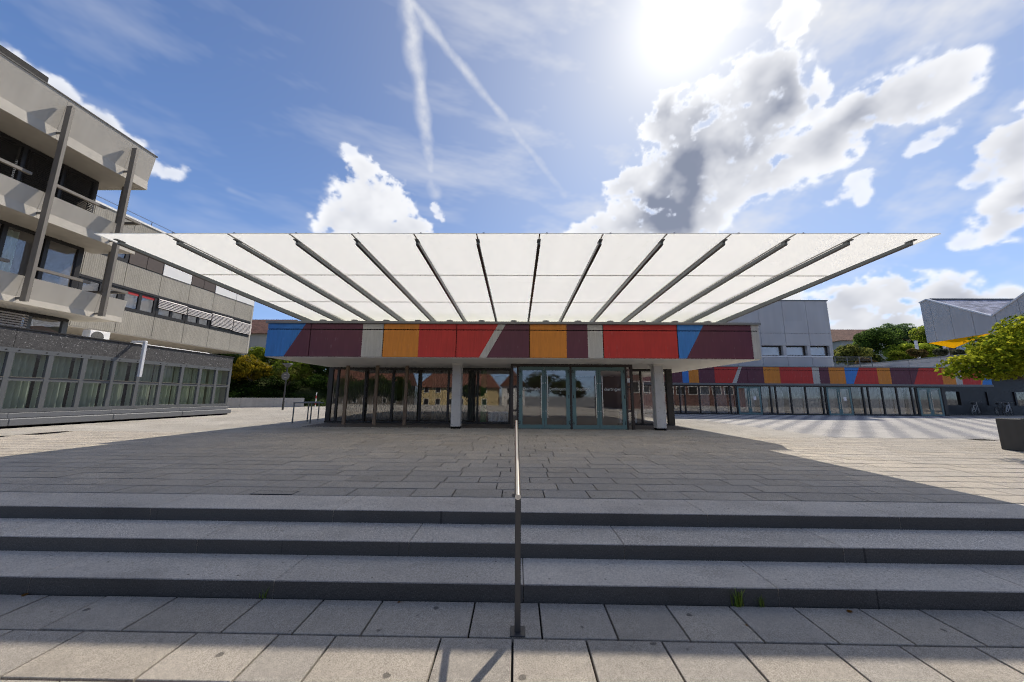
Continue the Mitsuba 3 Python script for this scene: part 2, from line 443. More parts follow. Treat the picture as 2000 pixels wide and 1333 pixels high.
mat("m_paving", paving_color, .82, specular=.3)
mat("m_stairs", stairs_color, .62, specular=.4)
mat("m_far_paving", far_paving, .85, specular=.25)
mat("m_stripes", stripe_color, .8, specular=.3)
mat("m_joint", (.035, .033, .030), .95, specular=.1)
mat("m_concrete", concrete_color, .85, specular=.3)
mat("m_planter", dark_concrete, .8, specular=.3)
mat("m_ribbed", ribbed_color, .9, specular=.2)
mat("m_paint", paint_color, .55, specular=.45)
mat("m_granite", granite_color, .6, specular=.5)
mat("m_panel", slab_metal, .5, specular=.4)
mat("m_slate", slate_color, .55)
mat("m_tile", roof_color, .85, specular=.2)
mat("m_wood", wood_color, .75, specular=.3)
mat("m_column", white_concrete, .8, specular=.3)
mat("m_beige", beige_color, .75, specular=.3)
mat("m_soil", soil_color, .95, specular=.1)
mat("m_soffit", (.62, .61, .58), .8, specular=.3)
mat("m_cap", (.17, .175, .175), .45, .3)
mat("m_darkframe", (.018, .016, .015), .4)
mat("m_brownframe", (.030, .022, .018), .45)
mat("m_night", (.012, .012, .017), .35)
mat("m_black", (.006, .006, .006), .8, specular=.1)
mat("m_teal", (.105, .185, .185), .42, .1)
mat("m_greystone", (.125, .13, .14), .5)
mat("m_greyframe", (.118, .124, .13), .45, .3)
mat("m_steel", (.62, .60, .56), .22, 1.0)
mat("m_post", (.055, .055, .056), .42, .4)
mat("m_beam", (.10, .115, .12), .36, .35)
mat("m_beambottom", (.045, .036, .032), .4, .3)
mat("m_silver", (.55, .54, .52), .38, .6)
mat("m_slat", (.50, .47, .455), .6)
mat("m_bounce_gravel", (.46, .45, .42), .9, specular=.2)
mat("m_white", (.72, .71, .69), .55)
mat("m_bluewhite", (.55, .56, .58), .5)
mat("m_red", (.38, .02, .025), .6)
mat("m_pillar", (.155, .138, .118), .6)
mat("m_darkmetal", (.035, .033, .032), .75, specular=.2)
mat("m_pillardark", (.11, .105, .095), .6)
mat("m_brownpanel", (.075, .055, .045), .45)
mat("m_interior", (.10, .085, .07), .8)
mat("m_interiorwall", (.16, .14, .115), .85)
mat("m_green", (.03, .12, .025), .6)
mat("m_radiator", (.62, .63, .62), .45)
mat("m_text", (.62, .66, .66), .5)
mat("m_awning", (.80, .36, .012), .7)
mat("m_rubber", (.02, .02, .02), .7)
mat("m_yellowwall", (.60, .46, .23), .85)
mat("m_redtile", (.17, .075, .052), .85, specular=.2)
mat("m_brick", (.15, .075, .062), .85)
mat("m_asphalt", (.10, .10, .098), .9)
mat("m_bark", (.075, .058, .042), .9)
scene["m_glass"] = {"type": "thindielectric", "int_ior": 1.85}
scene["m_frosted"] = {"type": "principledthin", "base_color": proc(frosted_color), "roughness": 1.0, "diff_trans": 1.04, "spec_trans": 0.0, "eta": 1.05}
scene["m_wingdrape"] = {"type": "principledthin", "base_color": rgb(.40, .41, .39), "roughness": .8, "diff_trans": 1.0, "spec_trans": 0.0, "eta": 1.3}
scene["m_halldrape"] = {"type": "principledthin", "base_color": rgb(.15, .16, .14), "roughness": .8, "diff_trans": 1.0, "spec_trans": 0.0, "eta": 1.3}
scene["m_curtain"] = {"type": "principledthin", "base_color": rgb(.46, .54, .43), "roughness": .8, "diff_trans": .8, "spec_trans": 0.0, "eta": 1.3}
scene["m_sail"] = {"type": "principledthin", "base_color": rgb(.95, .62, .014), "roughness": .8, "diff_trans": 1.5, "spec_trans": 0.0, "eta": 1.1}
scene["m_leaf"] = {"type": "principledthin", "base_color": {"type": "mesh_attribute", "name": "vertex_color"}, "roughness": .5, "diff_trans": 1.15, "spec_trans": 0.0, "eta": 1.4}


def pane(parent, p, mat_="m_glass", name="pane"):
    return part(parent, name, quad(*p), mat_)


# ------------------------------------------------------------------ ground, plaza, steps
TZ = .378
struct("ground", quad((-2500, -2500, -1.62), (2500, -2500, -1.62), (2500, 2500, -1.62), (-2500, 2500, -1.62)), "m_asphalt")

lower = struct("lower_plaza", box(-40, 40, -30, 3.6, -1.6, -.03), "m_joint")
n = 0


def paved_row(parent, y0, y1, xs, z0, z1, name="paving_slab", m="m_paving", gap=.007, gy=.008):
    global n
    for a, b in zip(xs[:-1], xs[1:]):
        n += 1
        dz = rng.normal(0, .0012)
        v, f = slab(a + gap, b - gap, y0 + gy, y1 - gy, z0, z1 + dz, .003)
        part(parent, name, (v, f), m, uv=idx(v, n % 180))


def fill(x0, x1, known=(), sizes=(.49, .49, .49, .73), r=rng):
    known = sorted(known)
    xs = list(known) if known else [x0 + r.uniform(0, .5)]
    while xs[0] > x0: xs.insert(0, xs[0] - r.choice(sizes))
    while xs[-1] < x1: xs.append(xs[-1] + r.choice(sizes))
    return xs


paved_row(lower, 2.58, 2.985, fill(-5.6, 5.6, (-3.74, -3.27, -2.70, -2.01, -1.52, -1.05, -.32, .18, .69, 1.17, 1.66, 2.15, 2.65, 3.11, 3.6)), -.05, 0)
paved_row(lower, 2.18, 2.58, fill(-5.0, 5.0, (-2.94, -2.16, -1.6, -1.21, -.5, -.02, .47, .97, 1.45, 2.04, 2.52)), -.05, 0)
for k in range(1, 5):
    paved_row(lower, 2.18 - .4 * k, 2.58 - .4 * k, fill(-3.4, 3.4), -.05, 0)
# the rest of the lower plaza, one part
rest = []
for k in range(5, 16):
    xs = fill(-9, 9)
    rest += [slab(a + .008, b - .008, 2.18 - .4 * k + .008, 2.58 - .4 * k - .008, -.05, 0, .003) for a, b in zip(xs[:-1], xs[1:])]
for sgn in (-1, 1):
    for k in range(-1, 5):
        x = 3.9 if k > 0 else 6.0
        for i in range(10):
            a = x + i * .6
            lo, hi = sorted((sgn * a, sgn * (a + .6)))
            rest.append(slab(lo + .008, hi - .008, 2.18 - .4 * k + .008, min(2.58 - .4 * k, 2.985) - .008, -.05, -.001, .003))
v, f = join(rest)
part(lower, "paving_slabs", (v, f), "m_paving", uv=idx(v, 7), stuff=True)
struct("street", quad((-40, -30, -.004), (40, -30, -.004), (40, -4, -.004), (-40, -4, -.004)), "m_far_paving")

stairs = thing("stairs", "three long shallow steps of dark grey granite blocks across the foreground", "steps")
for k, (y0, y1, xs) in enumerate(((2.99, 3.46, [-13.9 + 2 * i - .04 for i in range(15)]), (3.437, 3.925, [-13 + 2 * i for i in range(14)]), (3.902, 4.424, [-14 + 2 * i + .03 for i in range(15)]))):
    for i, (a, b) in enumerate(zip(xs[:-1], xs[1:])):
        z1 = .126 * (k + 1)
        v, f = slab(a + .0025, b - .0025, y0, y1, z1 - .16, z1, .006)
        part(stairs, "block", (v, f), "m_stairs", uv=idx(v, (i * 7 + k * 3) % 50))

plaza = struct("plaza", box(-60, 75, 4.4, 60, -1.6, TZ - .03), "m_joint")
rows = 0
rest = []
for k in range(19):
    y0 = 4.434 + .36 * k
    y1 = y0 + .36
    half = 1.52 * y0 + .6 if k < 8 else 14
    known = (-2.11, -1.32, -.80, -.18, .35, .91, 1.52) if k == 0 else (-1.92, -1.09, -.27, .56, 1.08) if k == 1 else ()
    xs = fill(-half, half, known, (.5, .62, .75, .82))
    if k < 8:
        paved_row(plaza, y0, y1, xs, TZ - .05, TZ, gap=.007, gy=.0125)
        for sgn in (-1, 1):
            a = xs[-1] if sgn > 0 else -xs[0]
            while a < 14:
                lo, hi = sorted((sgn * a, sgn * (a + .66)))
                rest.append((slab(lo + .008, hi - .008, y0 + .0125, y1 - .0125, TZ - .05, TZ - .0005, .003), rng.integers(0, 180)))
                a += .66
    else:
        rest += [(slab(a + .008, b - .008, y0 + .0125, y1 - .0125, TZ - .05, TZ + rng.normal(0, .0008), .003), rng.integers(0, 180)) for a, b in zip(xs[:-1], xs[1:])]
uv = np.vstack([idx(m[0], k) for m, k in rest])
part(plaza, "paving_slabs", join([m for m, _ in rest]), "m_paving", uv=uv, stuff=True)
Y1 = 4.434 + .36 * 19
# beyond, the rows are too fine to tell apart
far = [quad((-60, Y1, TZ), (75, Y1, TZ), (75, 60, TZ), (-60, 60, TZ)), quad((-60, 4.434, TZ), (-14.7, 4.434, TZ), (-14.7, Y1, TZ), (-60, Y1, TZ)), quad((14.7, 4.434, TZ), (75, 4.434, TZ), (75, Y1, TZ), (14.7, Y1, TZ))]
struct("plaza_paving", join(far), "m_far_paving")
struct("striped_paving", quad((10.15, 11.35, TZ + .004), (34, 11.35, TZ + .004), (34, 26.1, TZ + .004), (10.15, 26.1, TZ + .004)), "m_stripes")

lid = thing("drain_cover", "flush rectangular drain cover set in the paving above the top step", "drain cover")
fr = join([box(-3.31, -2.78, 4.445, 4.457, TZ - .02, TZ + .003), box(-3.31, -2.78, 4.583, 4.595, TZ - .02, TZ + .003), box(-3.31, -3.298, 4.457, 4.583, TZ - .02, TZ + .003), box(-2.792, -2.78, 4.457, 4.583, TZ - .02, TZ + .003)])
part(lid, "rim", fr, "m_post")
v, f = slab(-3.294, -2.796, 4.461, 4.579, TZ - .02, TZ + .004, .002)
part(lid, "lid", (v, f), "m_paving", uv=idx(v, 3))

rail = thing("handrail", "round steel handrail on a dark flat post in the middle of the steps", "handrail")
rn, rf = np.array([.012, 2.60, .888]), np.array([-.004, 4.62, 1.272])
part(rail, "rail", tube(rn, rf, .0215, n=20), "m_steel", smooth=40)
dn = (rf - rn) / np.linalg.norm(rf - rn)
part(rail, "end_cap", tube(rn - dn * .006, rn - dn * .0005, .0205, n=20), "m_silver", smooth=40)
part(rail, "post", cbox(-.008, .034, 2.622, 2.652, .008, .875, .003), "m_post")
part(rail, "post", cbox(-.020, .022, 4.50, 4.53, TZ + .008, 1.235, .003), "m_post")
part(rail, "base_plate", cbox(-.038, .064, 2.585, 2.69, 0, .010, .002), "m_post")
part(rail, "base_plate", cbox(-.05, .052, 4.465, 4.567, TZ, TZ + .010, .002), "m_post")


def blades(x, y, z, k, h, spread, r):
    ms = []
    for _ in range(k):
        a = r.uniform(0, 2 * np.pi); l = h * r.uniform(.5, 1); w = .0042
        o = np.array([x + r.normal(0, spread * .3), y + r.normal(0, spread * .12), z])
        out = np.array([math.cos(a), math.sin(a) * .6, 0]) * spread * r.uniform(.3, 1.3)
        s = np.array([-math.sin(a), math.cos(a), 0]) * w
        m1, tip = o + out * .35 + (0, 0, l * .6), o + out + (0, 0, l)
        ms.append((np.array([o - s, o + s, m1 + s * .8, m1 - s * .8, tip]), np.array([[0, 1, 2], [0, 2, 3], [3, 2, 4]])))
    return join(ms)


def leafcolor(m, base, r, var=.3, per=5):
    nv = len(m[0]); k = nv // per
    c = np.asarray(base) * (1 + r.uniform(-var, var, (k, 1))) * (1 + r.uniform(-.12, .12, (k, 3)))
    return np.repeat(np.clip(c, .004, .9), per, 0)


r = np.random.default_rng(3)
for x, y, k, h, lab in ((1.735, 2.975, 30, .15, "tallest grass tuft growing in the joint at the foot of the steps"), (1.90, 2.978, 12, .10, "thin small grass tuft just right of the tallest tuft at the foot of the steps"), (-2.02, 2.98, 7, .11, "few blades of grass at the foot of the steps left of the handrail")):
    m = blades(x, y, 0, k, h, .055, r)
    key = thing("grass_tuft", lab, "grass tuft", "grass tufts at the foot of the steps")
    put(key, m, "m_leaf", color=leafcolor(m, (.19, .27, .045), r))
for x, y, s, a, lab in ((2.54, 2.93, .05, .4, "brown curled leaf lying close to the bottom riser on the right"), (1.645, 2.75, .022, 1.0, "tiny orange leaf lying on the slab below the grass tufts"), (-3.93, 2.97, .055, 2.2, "yellowish leaf at the foot of the steps on the far left"), (-.915, 2.955, .03, .3, "small tan leaf at the foot of the steps left of the handrail post")):
    t = np.linspace(0, 1, 7); w = .32 * np.sin(np.pi * t) ** .8 * s
    ca, sa = math.cos(a), math.sin(a)
    vs = []
    for q, ww in zip(t, w):
        for sg_ in (-1, 0, 1):
            lx, ly, lz = (q - .5) * s, sg_ * ww, .003 + .2 * abs(sg_) * ww + .12 * s * (q - .4) ** 2
            vs.append([x + ca * lx - sa * ly, y + sa * lx + ca * ly, lz])
    fs = []
    for q in range(6):
        for c in (0, 1):
            i = q * 3 + c
            fs += [[i, i + 3, i + 4], [i, i + 4, i + 1]]
    key = thing("fallen_leaf", lab, "leaf", "fallen leaves on the lower paving")
    put(key, (np.array(vs), np.array(fs)), "m_leaf", color=np.tile((.24, .11, .03), (len(vs), 1)))

# ------------------------------------------------------------------ entrance hall
hall = thing("entrance_hall", "flat-roofed entrance hall with coloured fascia panels and glass front under the canopy", "building")
FY, Z0, ZJ, Z1 = 11.45, 2.89, 3.832, 4.03
edges = [(-8.60, -8.60), (-7.95, -7.29), (-7.10, -7.10), (-5.30, -5.30), (-4.58, -4.58), (-3.36, -3.36), (-2.07, -2.07), (-1.28, -.65), (-1.03, -.39), (.42, .42), (1.68, 1.68), (2.395, 2.395), (2.915, 2.915), (5.42, 5.42), (5.68, 6.32), (7.905, 7.905), (8.16, 8.16)]
cols = [BLUE, PURPLE, PURPLE, GREY, ORANGE, RED, RED, GREY, PURPLE, ORANGE, PURPLE, GREY, RED, BLUE, PURPLE, GREY]
joints = {2, 4, 6, 9, 12, 13}


def fascia(parent, edges, cols, joints, y0, y1, z0, zj, z1, gap=.014):
    for i, c in enumerate(cols):
        (b0, t0), (b1, t1) = edges[i], edges[i + 1]
        g0 = gap if i in joints else .0008
        g1 = gap if i + 1 in joints else .0008
        at = lambda b, t, z: b + (t - b) * (z - z0) / (z1 - z0)
        for za, zb in ((z0, zj - .016), (zj + .016, z1)):
            p = [(at(b0, t0, za) + g0, za), (at(b1, t1, za) - g1, za), (at(b1, t1, zb) - g1, zb), (at(b0, t0, zb) + g0, zb)]
            v, f = prism(p, y0, y1)
            part(parent, "fascia_panel", (v, f), "m_paint", uv=np.stack([v[:, 0] % 50 + 100.0 * c, v[:, 2]], 1))


fascia(hall, edges, cols, joints, FY, FY + .05, Z0, ZJ, Z1)
part(hall, "fascia_backing", box(-8.58, 8.14, FY + .03, 12.1, Z0 + .006, Z1 - .003), "m_black")
part(hall, "roof_slab", box(-8.57, 8.13, 12.1, 26.9, Z0 + .02, Z1 + .01), "m_concrete")
part(hall, "roof_cap", join([cbox(-8.66, 8.22, FY - .07, FY + .35, Z1 + .004, 4.118, .008), box(-8.66, -8.45, FY + .35, 27, Z1 + .012, 4.118), box(8.0, 8.22, FY + .35, 27, Z1 + .012, 4.118)]), "m_cap")
part(hall, "soffit", box(-8.59, 8.15, FY + .052, 26.5, 2.865, Z0 + .004), "m_soffit")
for sx in (-1, 1):
    x = -8.615 if sx < 0 else 8.135
    part(hall, "side_fascia", box(x, x + .045, FY + .052, 26.9, Z0 + .001, Z1), "m_column")
for x in (-5.5, -3.9, -2.35, -.8, 1.4, 3.1, 4.7):
    part(hall, "downlight", tube((x, 13.0, 2.864), (x, 13.0, 2.852), .075, n=16), "m_silver")
for x in (-6.6, -4.9, -3.2, -1.4):
    part(hall, "downlight", tube((x, 14.7, 2.864), (x, 14.7, 2.852), .075, n=16), "m_silver")

for x, lab in ((-2.32, "white concrete column left of the doors"), (5.44, "white concrete column right of the doors")):
    c = part(hall, "column", cbox(x - .18, x + .18, 13.2, 13.56, TZ + .075, 2.862, .018), "m_column", label=lab)
    part(c, "foot", box(x - .165, x + .165, 13.215, 13.545, TZ, TZ + .075), "m_black")
    part(c, "head", cbox(x - .2, x + .2, 13.18, 13.58, 2.80, 2.863, .01), "m_soffit")
for x in (-7.27, -5.985, -4.707):
    part(hall, "timber_post", cbox(x - .062, x + .062, 14.55, 14.66, TZ, 2.863, .006), "m_wood")

GY = 15.6
# left glazing
part(hall, "sill", box(-8.62, -.2, GY - .05, GY + .1, TZ, .455), "m_darkframe")
part(hall, "window_head", box(-8.62, -.2, GY - .05, GY + .1, 2.76, 2.864), "m_darkframe")
mull = [-8.5, -8.16, -6.89, -5.63, -4.37, -3.1, -1.77, -.3]
for i, x in enumerate(mull):
    w = .10 if i == 0 else .045
    part(hall, "mullion", box(x - w, x + w, GY - .06, GY + .06, .456, 2.759), "m_darkframe")
for a, b in zip(mull[:-1], mull[1:]):
    pane(hall, ((a, GY, .45), (b, GY, .45), (b, GY, 2.765), (a, GY, 2.765)))


def curtain(parent, p0, p1, z0, z1, pitch=.16, depth=.05, seed=0, name="curtain", m="m_curtain"):
    p0, p1 = np.asarray(p0, float), np.asarray(p1, float)
    L = np.linalg.norm(p1 - p0); d = (p1 - p0) / L; nn = np.array([-d[1], d[0]])
    k = max(8, int(L / pitch * 8)); t = np.linspace(0, L, k)
    rr = np.random.default_rng(seed)
    ph = np.cumsum(rr.uniform(.5, 1.5, k)) * 2 * np.pi / 8
    off = np.sin(ph) * depth * (.6 + .4 * np.sin(t * 1.7))
    base = p0 + t[:, None] * d + off[:, None] * nn
    v = np.vstack([np.c_[base, np.full(k, z0)], np.c_[base, np.full(k, z1)]])
    i = np.arange(k - 1)
    part(parent, name, (v, np.vstack([np.stack([i, i + 1, i + 1 + k], 1), np.stack([i, i + 1 + k, i + k], 1)])), m, smooth=True)


for s, (a, b) in enumerate(((-8.1, -6.95), (-6.7, -5.6), (-5.35, -4.3), (-3.95, -2.0))):
    curtain(hall, (a, GY + .45), (b, GY + .45), .48, 2.78, pitch=.11, depth=.03, seed=s, m="m_halldrape")
part(hall, "interior_column", box(-1.66, -1.42, GY + .3, GY + .6, .385, 2.8), "m_green", label="dark green pillar behind the glass")
# vestibule with the doors
VY = 13.45
D = "m_brownframe"
part(hall, "vestibule_frame", box(-.24, 4.51, VY - .04, VY + .1, 2.765, 2.864), D)
for a, b in ((-.24, -.14), (0, .07), (2.065, 2.135), (4.215, 4.275), (4.42, 4.51)):
    part(hall, "vestibule_post", box(a, b, VY - .04, VY + .1, TZ, 2.764), D)
for x0, x1 in ((-.14, 0), (4.275, 4.42)):
    for z in (1.95, 1.03):
        part(hall, "vestibule_bar", box(x0 + .002, x1 - .002, VY - .02, VY + .06, z, z + .07), D)
    pane(hall, ((x0, VY + .02, TZ), (x1, VY + .02, TZ), (x1, VY + .02, 2.764), (x0, VY + .02, 2.764)), name="side_pane")
part(hall, "notice", box(4.30, 4.405, VY + .0, VY + .012, 2.16, 2.33), "m_white", label="small white notice in the narrow pane right of the doors")
for x in (-.2, 4.47):
    pane(hall, ((x, VY + .1, TZ), (x, GY, TZ), (x, GY, 2.864), (x, VY + .1, 2.864)), name="side_pane")
leaves = ((.08, 1.06, "Stadthalle", -1), (1.075, 2.055, "Gerlingen", 1), (2.145, 3.17, "Stadtbar", -1), (3.185, 4.205, "Gerlingen", 1))
for x0, x1, word, side in leaves:
    lo, hi = (.145, .085) if side < 0 else (.085, .145)
    z0, z1 = TZ + .012, 2.755
    dr_ = part(hall, "door", join([box(x0, x0 + lo, VY - .03, VY + .03, z0, z1), box(x1 - hi, x1, VY - .03, VY + .03, z0, z1), box(x0 + lo, x1 - hi, VY - .03, VY + .03, z0, z0 + .145), box(x0 + lo, x1 - hi, VY - .03, VY + .03, z1 - .14, z1)]), "m_teal", label=f"teal door leaf lettered {word}, {'left' if x0 < 2 else 'right'} pair")
    pane(dr_, ((x0 + lo, VY, z0 + .14), (x1 - hi, VY, z0 + .14), (x1 - hi, VY, z1 - .135), (x0 + lo, VY, z1 - .135)))
    hx = x1 - hi - .03 if side < 0 else x0 + lo + .03
    part(dr_, "handle", join([tube((hx, VY - .09, .80), (hx, VY - .09, 2.42), .017, n=10), tube((hx, VY - .09, 1.05), (hx, VY - .03, 1.05), .012, n=8), tube((hx, VY - .09, 2.12), (hx, VY - .03, 2.12), .012, n=8)]), "m_steel", smooth=40)
    kx = hx + .07 * (1 if side < 0 else -1)
    part(dr_, "lock", join([tube((kx, VY - .034, z), (kx, VY - .044, z), .02, n=10) for z in (1.05, 2.12)]), "m_silver")
    ex = x0 + .045 if side < 0 else x1 - .045
    part(dr_, "hinge", join([tube((ex, VY - .034, z - .06), (ex, VY - .034, z + .06), .016, n=8) for z in (.62, 1.60, 2.58)]), "m_darkframe")
    tm = meshkit.text_mesh(word, .105, .004)
    v = np.array(tm.vertices); wdt = v[:, 0].max() - v[:, 0].min()
    fit = min(1.0, (x1 - x0 - lo - hi - .02) / wdt)
    v[:, 0] = (v[:, 0] - v[:, 0].min()) * fit
    xs = x0 + lo + .015 if side < 0 else x1 - hi - .015 - wdt * fit
    part(dr_, "lettering", (np.stack([xs + v[:, 0], VY - .003 - v[:, 2], 1.845 + v[:, 1]], 1), np.array(tm.faces)[:, ::-1]), "m_text")
# right glazing and corner
part(hall, "sill", box(4.5, 6.98, GY - .05, GY + .1, TZ, .455), "m_darkframe")
part(hall, "window_head", box(4.5, 6.98, GY - .05, GY + .1, 2.76, 2.864), "m_darkframe")
part(hall, "corner_post", box(6.72, 6.98, GY - .08, GY + .12, TZ, 2.863), "m_darkframe")
pane(hall, ((4.5, GY, .45), (6.75, GY, .45), (6.75, GY, 2.765), (4.5, GY, 2.765)))
pane(hall, ((6.9, GY + .1, .45), (6.9, 19.2, .45), (6.9, 19.2, 2.865), (6.9, GY + .1, 2.865)), name="side_pane")
part(hall, "mullion", box(5.55, 5.62, GY - .05, GY + .05, .456, 2.759), "m_darkframe")
part(hall, "wall", box(6.8, 7.0, 19.2, 26, TZ, 2.864), "m_concrete")
part(hall, "wall", box(-8.62, -8.4, GY + .1, 26, TZ, 2.864), "m_concrete")
for k in range(4):
    part(hall, "wall_panel", box(-9.42 + k * .2 + .006, -9.42 + (k + 1) * .2 - .006, 17.1, 17.3, .62, 2.864), "m_bluewhite")
part(hall, "back_wall", box(-8.4, 6.8, 21.5, 21.7, TZ, 2.864), "m_interiorwall")
part(hall, "floor", box(-8.4, 6.8, VY + .12, 21.5, TZ - .02, TZ + .008), "m_interior")


def radiator(x0, x1, y, z0, z1, lab):
    t = thing("radiator", lab, "radiator", "radiators behind the hall windows")
    k = int((x1 - x0) / .06)
    part(t, "panel", join([cbox(x0 + i * .06 + .004, x0 + i * .06 + .046, y, y + .05, z0, z1, .008) for i in range(k)]), "m_radiator")
    part(t, "pipe", join([tube((x0, y + .06, z), (x0 + k * .06, y + .06, z), .018, n=8) for z in (z0 + .05, z1 - .05)]), "m_radiator")


radiator(-1.28, -.38, GY + .14, .47, .92, "white column radiator behind the window left of the doors")
radiator(4.62, 5.45, GY + .14, .47, .98, "white column radiator behind the window right of the doors")

# ------------------------------------------------------------------ glass canopy
can = thing("glass_canopy", "huge white frosted glass canopy fanning out on dark steel beams above the entrance", "canopy")
cz = lambda y: 4.615 - .022 * (y - 6.02)
bx = [.416 + 1.19 * (i - 7) for i in range(14)]
cx = [-8.12] + bx[1:13] + [7.82]
ry = [6.02, 8.14, 10.44, 12.95]
for j in range(3):
    for i in range(13):
        a, b = cx[i] + (.011 if i else 0), cx[i + 1] - (.011 if i < 12 else 0)
        y0, y1 = ry[j] + (.01 if j else 0), ry[j + 1] - (.01 if j < 2 else 0)
        v, f = box(a, b, y0, y1, 0, .018)
        f = f[2:]  # frosted sheet on top, polished edges below it
        v[:, 2] += cz(v[:, 1])
        part(can, "glass_pane", (v, f), "m_frosted")
for i in range(1, 13):
    v, f = box(cx[i] - .0105, cx[i] + .0105, 6.03, 12.94, .002, .016); v[:, 2] += cz(v[:, 1])
    part(can, "seal", (v, f), "m_awning" if False else "m_wood")
for j in (1, 2):
    v, f = box(-8.1, 7.8, ry[j] - .0095, ry[j] + .0095, .003, .015); v[:, 2] += cz(v[:, 1])
    part(can, "seal", (v, f), "m_greyframe")
for i, x in enumerate(bx):
    h0, h1 = .055, .155
    t0, t1 = cz(6.27) - .028, cz(12.9) - .028
    poly = [(6.27, t0 - h0), (12.9, t1 - h1), (12.9, t1), (6.27, t0)]
    v, f = prism([(p[0], p[1]) for p in poly], x - .026, x + .026, "yz")
    b = part(can, "beam", (v, f), "m_beam")
    p0, p1 = (x, 6.275, t0 - h0 - .004), (x, 12.89, t1 - h1 - .004)
    part(b, "flange", bar(p0, p1, .056, .012), "m_beambottom")
    part(b, "clamp", box(x - .034, x + .034, 6.20, 6.36, cz(6.3) - .024, cz(6.3) - .004), "m_greyframe")
    if i < 13:
        part(can, "edge_clip", box(x + .12, x + .15, 6.015, 6.06, cz(6.03) + .0185, cz(6.03) + .027), "m_darkframe")
for i in range(13):
    x = (bx[i] + bx[i + 1]) / 2 + .05
    s = part(can, "spotlight", tube((x, 12.42, 4.335), (x, 12.42, 4.375), .115, n=18), "m_cap", smooth=40)
    part(s, "arm", join([tube((x, 12.42, 4.32), (x + .16, 12.55, 4.25), .018, n=8), tube((x + .16, 12.55, 4.25), (x + .16, 12.55, 4.04), .018, n=8)]), "m_cap")
part(can, "support_rail", box(-7.95, 7.6, 12.75, 12.85, 4.045, 4.19), "m_cap")

# ------------------------------------------------------------------ wing on the right
wing = thing("side_wing", "long low wing right of the entrance with the same coloured fascia and curtained glass front", "building")
L_ = [(9.0, 9.0), (12.46, 12.46), (12.94, 12.94), (13.69, 13.69), (14.88, 14.88), (16.15, 16.72), (16.46, 16.97), (17.33, 17.33), (18.54, 18.54), (19.75, 19.75), (22.17, 22.17), (22.68, 22.68), (23.40, 23.40), (24.58, 24.58), (25.12, 25.68), (26.97, 26.97), (27.94, 27.94), (29.36, 29.36), (29.54, 30.10), (31.70, 31.70), (32.65, 32.65), (33.12, 33.12), (34.4, 34.75), (34.5, 34.95), (35.24, 35.24)]
C_ = [PURPLE, BLUE, ORANGE, PURPLE, RED, GREY, PURPLE, PURPLE, ORANGE, RED, GREY, PURPLE, ORANGE, BLUE, RED, ORANGE, PURPLE, PURPLE, RED, ORANGE, GREY, RED, ORANGE, BLUE]
fascia(wing, L_, C_, {7, 17}, 26.0, 26.05, 2.70, 3.70, 3.92, .012)
part(wing, "fascia_backing", box(9, 35.22, 26.03, 26.5, 2.705, 3.917), "m_black")
part(wing, "roof_slab", box(7, 45, 26.5, 40, 3.55, 3.90), "m_concrete")
part(wing, "roof_cap", box(8.9, 35.3, 25.95, 26.5, 3.923, 3.99), "m_cap")
part(wing, "bottom_trim", box(8.9, 35.3, 25.98, 26.2, 2.55, 2.698), "m_greyframe")
WY = 26.25
part(wing, "window_head", box(7, 31.7, WY - .06, WY + .08, 2.46, 2.70), "m_darkframe")
part(wing, "sill", box(7, 31.7, WY - .06, WY + .08, TZ, .47), "m_darkframe")
marks = [8.2, 9.4, 10.5, 11.6, 12.28, 12.66, 13.76, 14.93, 16.03, 16.5, 18.33, 19.05, 19.45, 20.54, 21.67, 22.86, 23.13, 25.0, 25.89, 26.3, 27.33, 28.4, 29.48, 29.82, 31.6]
doors = (16.5, 23.13, 29.82)
for x in marks:
    part(wing, "mullion", box(x - .045, x + .045, WY - .05, WY + .05, .471, 2.459), "m_darkframe")
for i, (a, b) in enumerate(zip(marks[:-1], marks[1:])):
    if a in doors:
        m = (a + b) / 2
        for p, q in ((a + .05, m - .008), (m + .008, b - .05)):
            d = part(wing, "door", join([box(p, p + .11, WY - .09, WY - .052, TZ + .02, 2.45), box(q - .11, q, WY - .09, WY - .052, TZ + .02, 2.45), box(p + .11, q - .11, WY - .09, WY - .052, TZ + .02, .52), box(p + .11, q - .11, WY - .09, WY - .052, 2.33, 2.45)]), "m_teal")
            pane(d, ((p + .1, WY - .07, .5), (q - .1, WY - .07, .5), (q - .1, WY - .07, 2.35), (p + .1, WY - .07, 2.35)))
            if p != a + .05 and a < 24: part(d, "notice", box(p + .3, p + .5, WY - .078, WY - .072, 1.45, 1.73), "m_white", label="white paper notice on the door glass")
            hx = m - .07 if p == a + .05 else m + .07
            part(d, "handle", tube((hx, WY - .14, .85), (hx, WY - .14, 2.1), .016, n=8), "m_steel")
    else:
        pane(wing, ((a, WY, .47), (b, WY, .47), (b, WY, 2.46), (a, WY, 2.46)))
    if a > 8 and i % 6 != 5:
        curtain(wing, (a + .06, WY + .3), (b - .06 - (.25 if i % 3 == 0 else 0), WY + .3), .42, 2.5, pitch=.12, depth=.035, seed=50 + i, m="m_wingdrape")
part(wing, "back_wall", box(7, 31.8, 30, 30.2, TZ, 3.55), "m_interiorwall")
part(wing, "floor", box(7, 31.8, 26.35, 30, TZ - .02, TZ + .01), "m_interior")
part(wing, "side_wall", box(31.7, 31.95, 26.2, 30, TZ, 3.55), "m_darkframe")
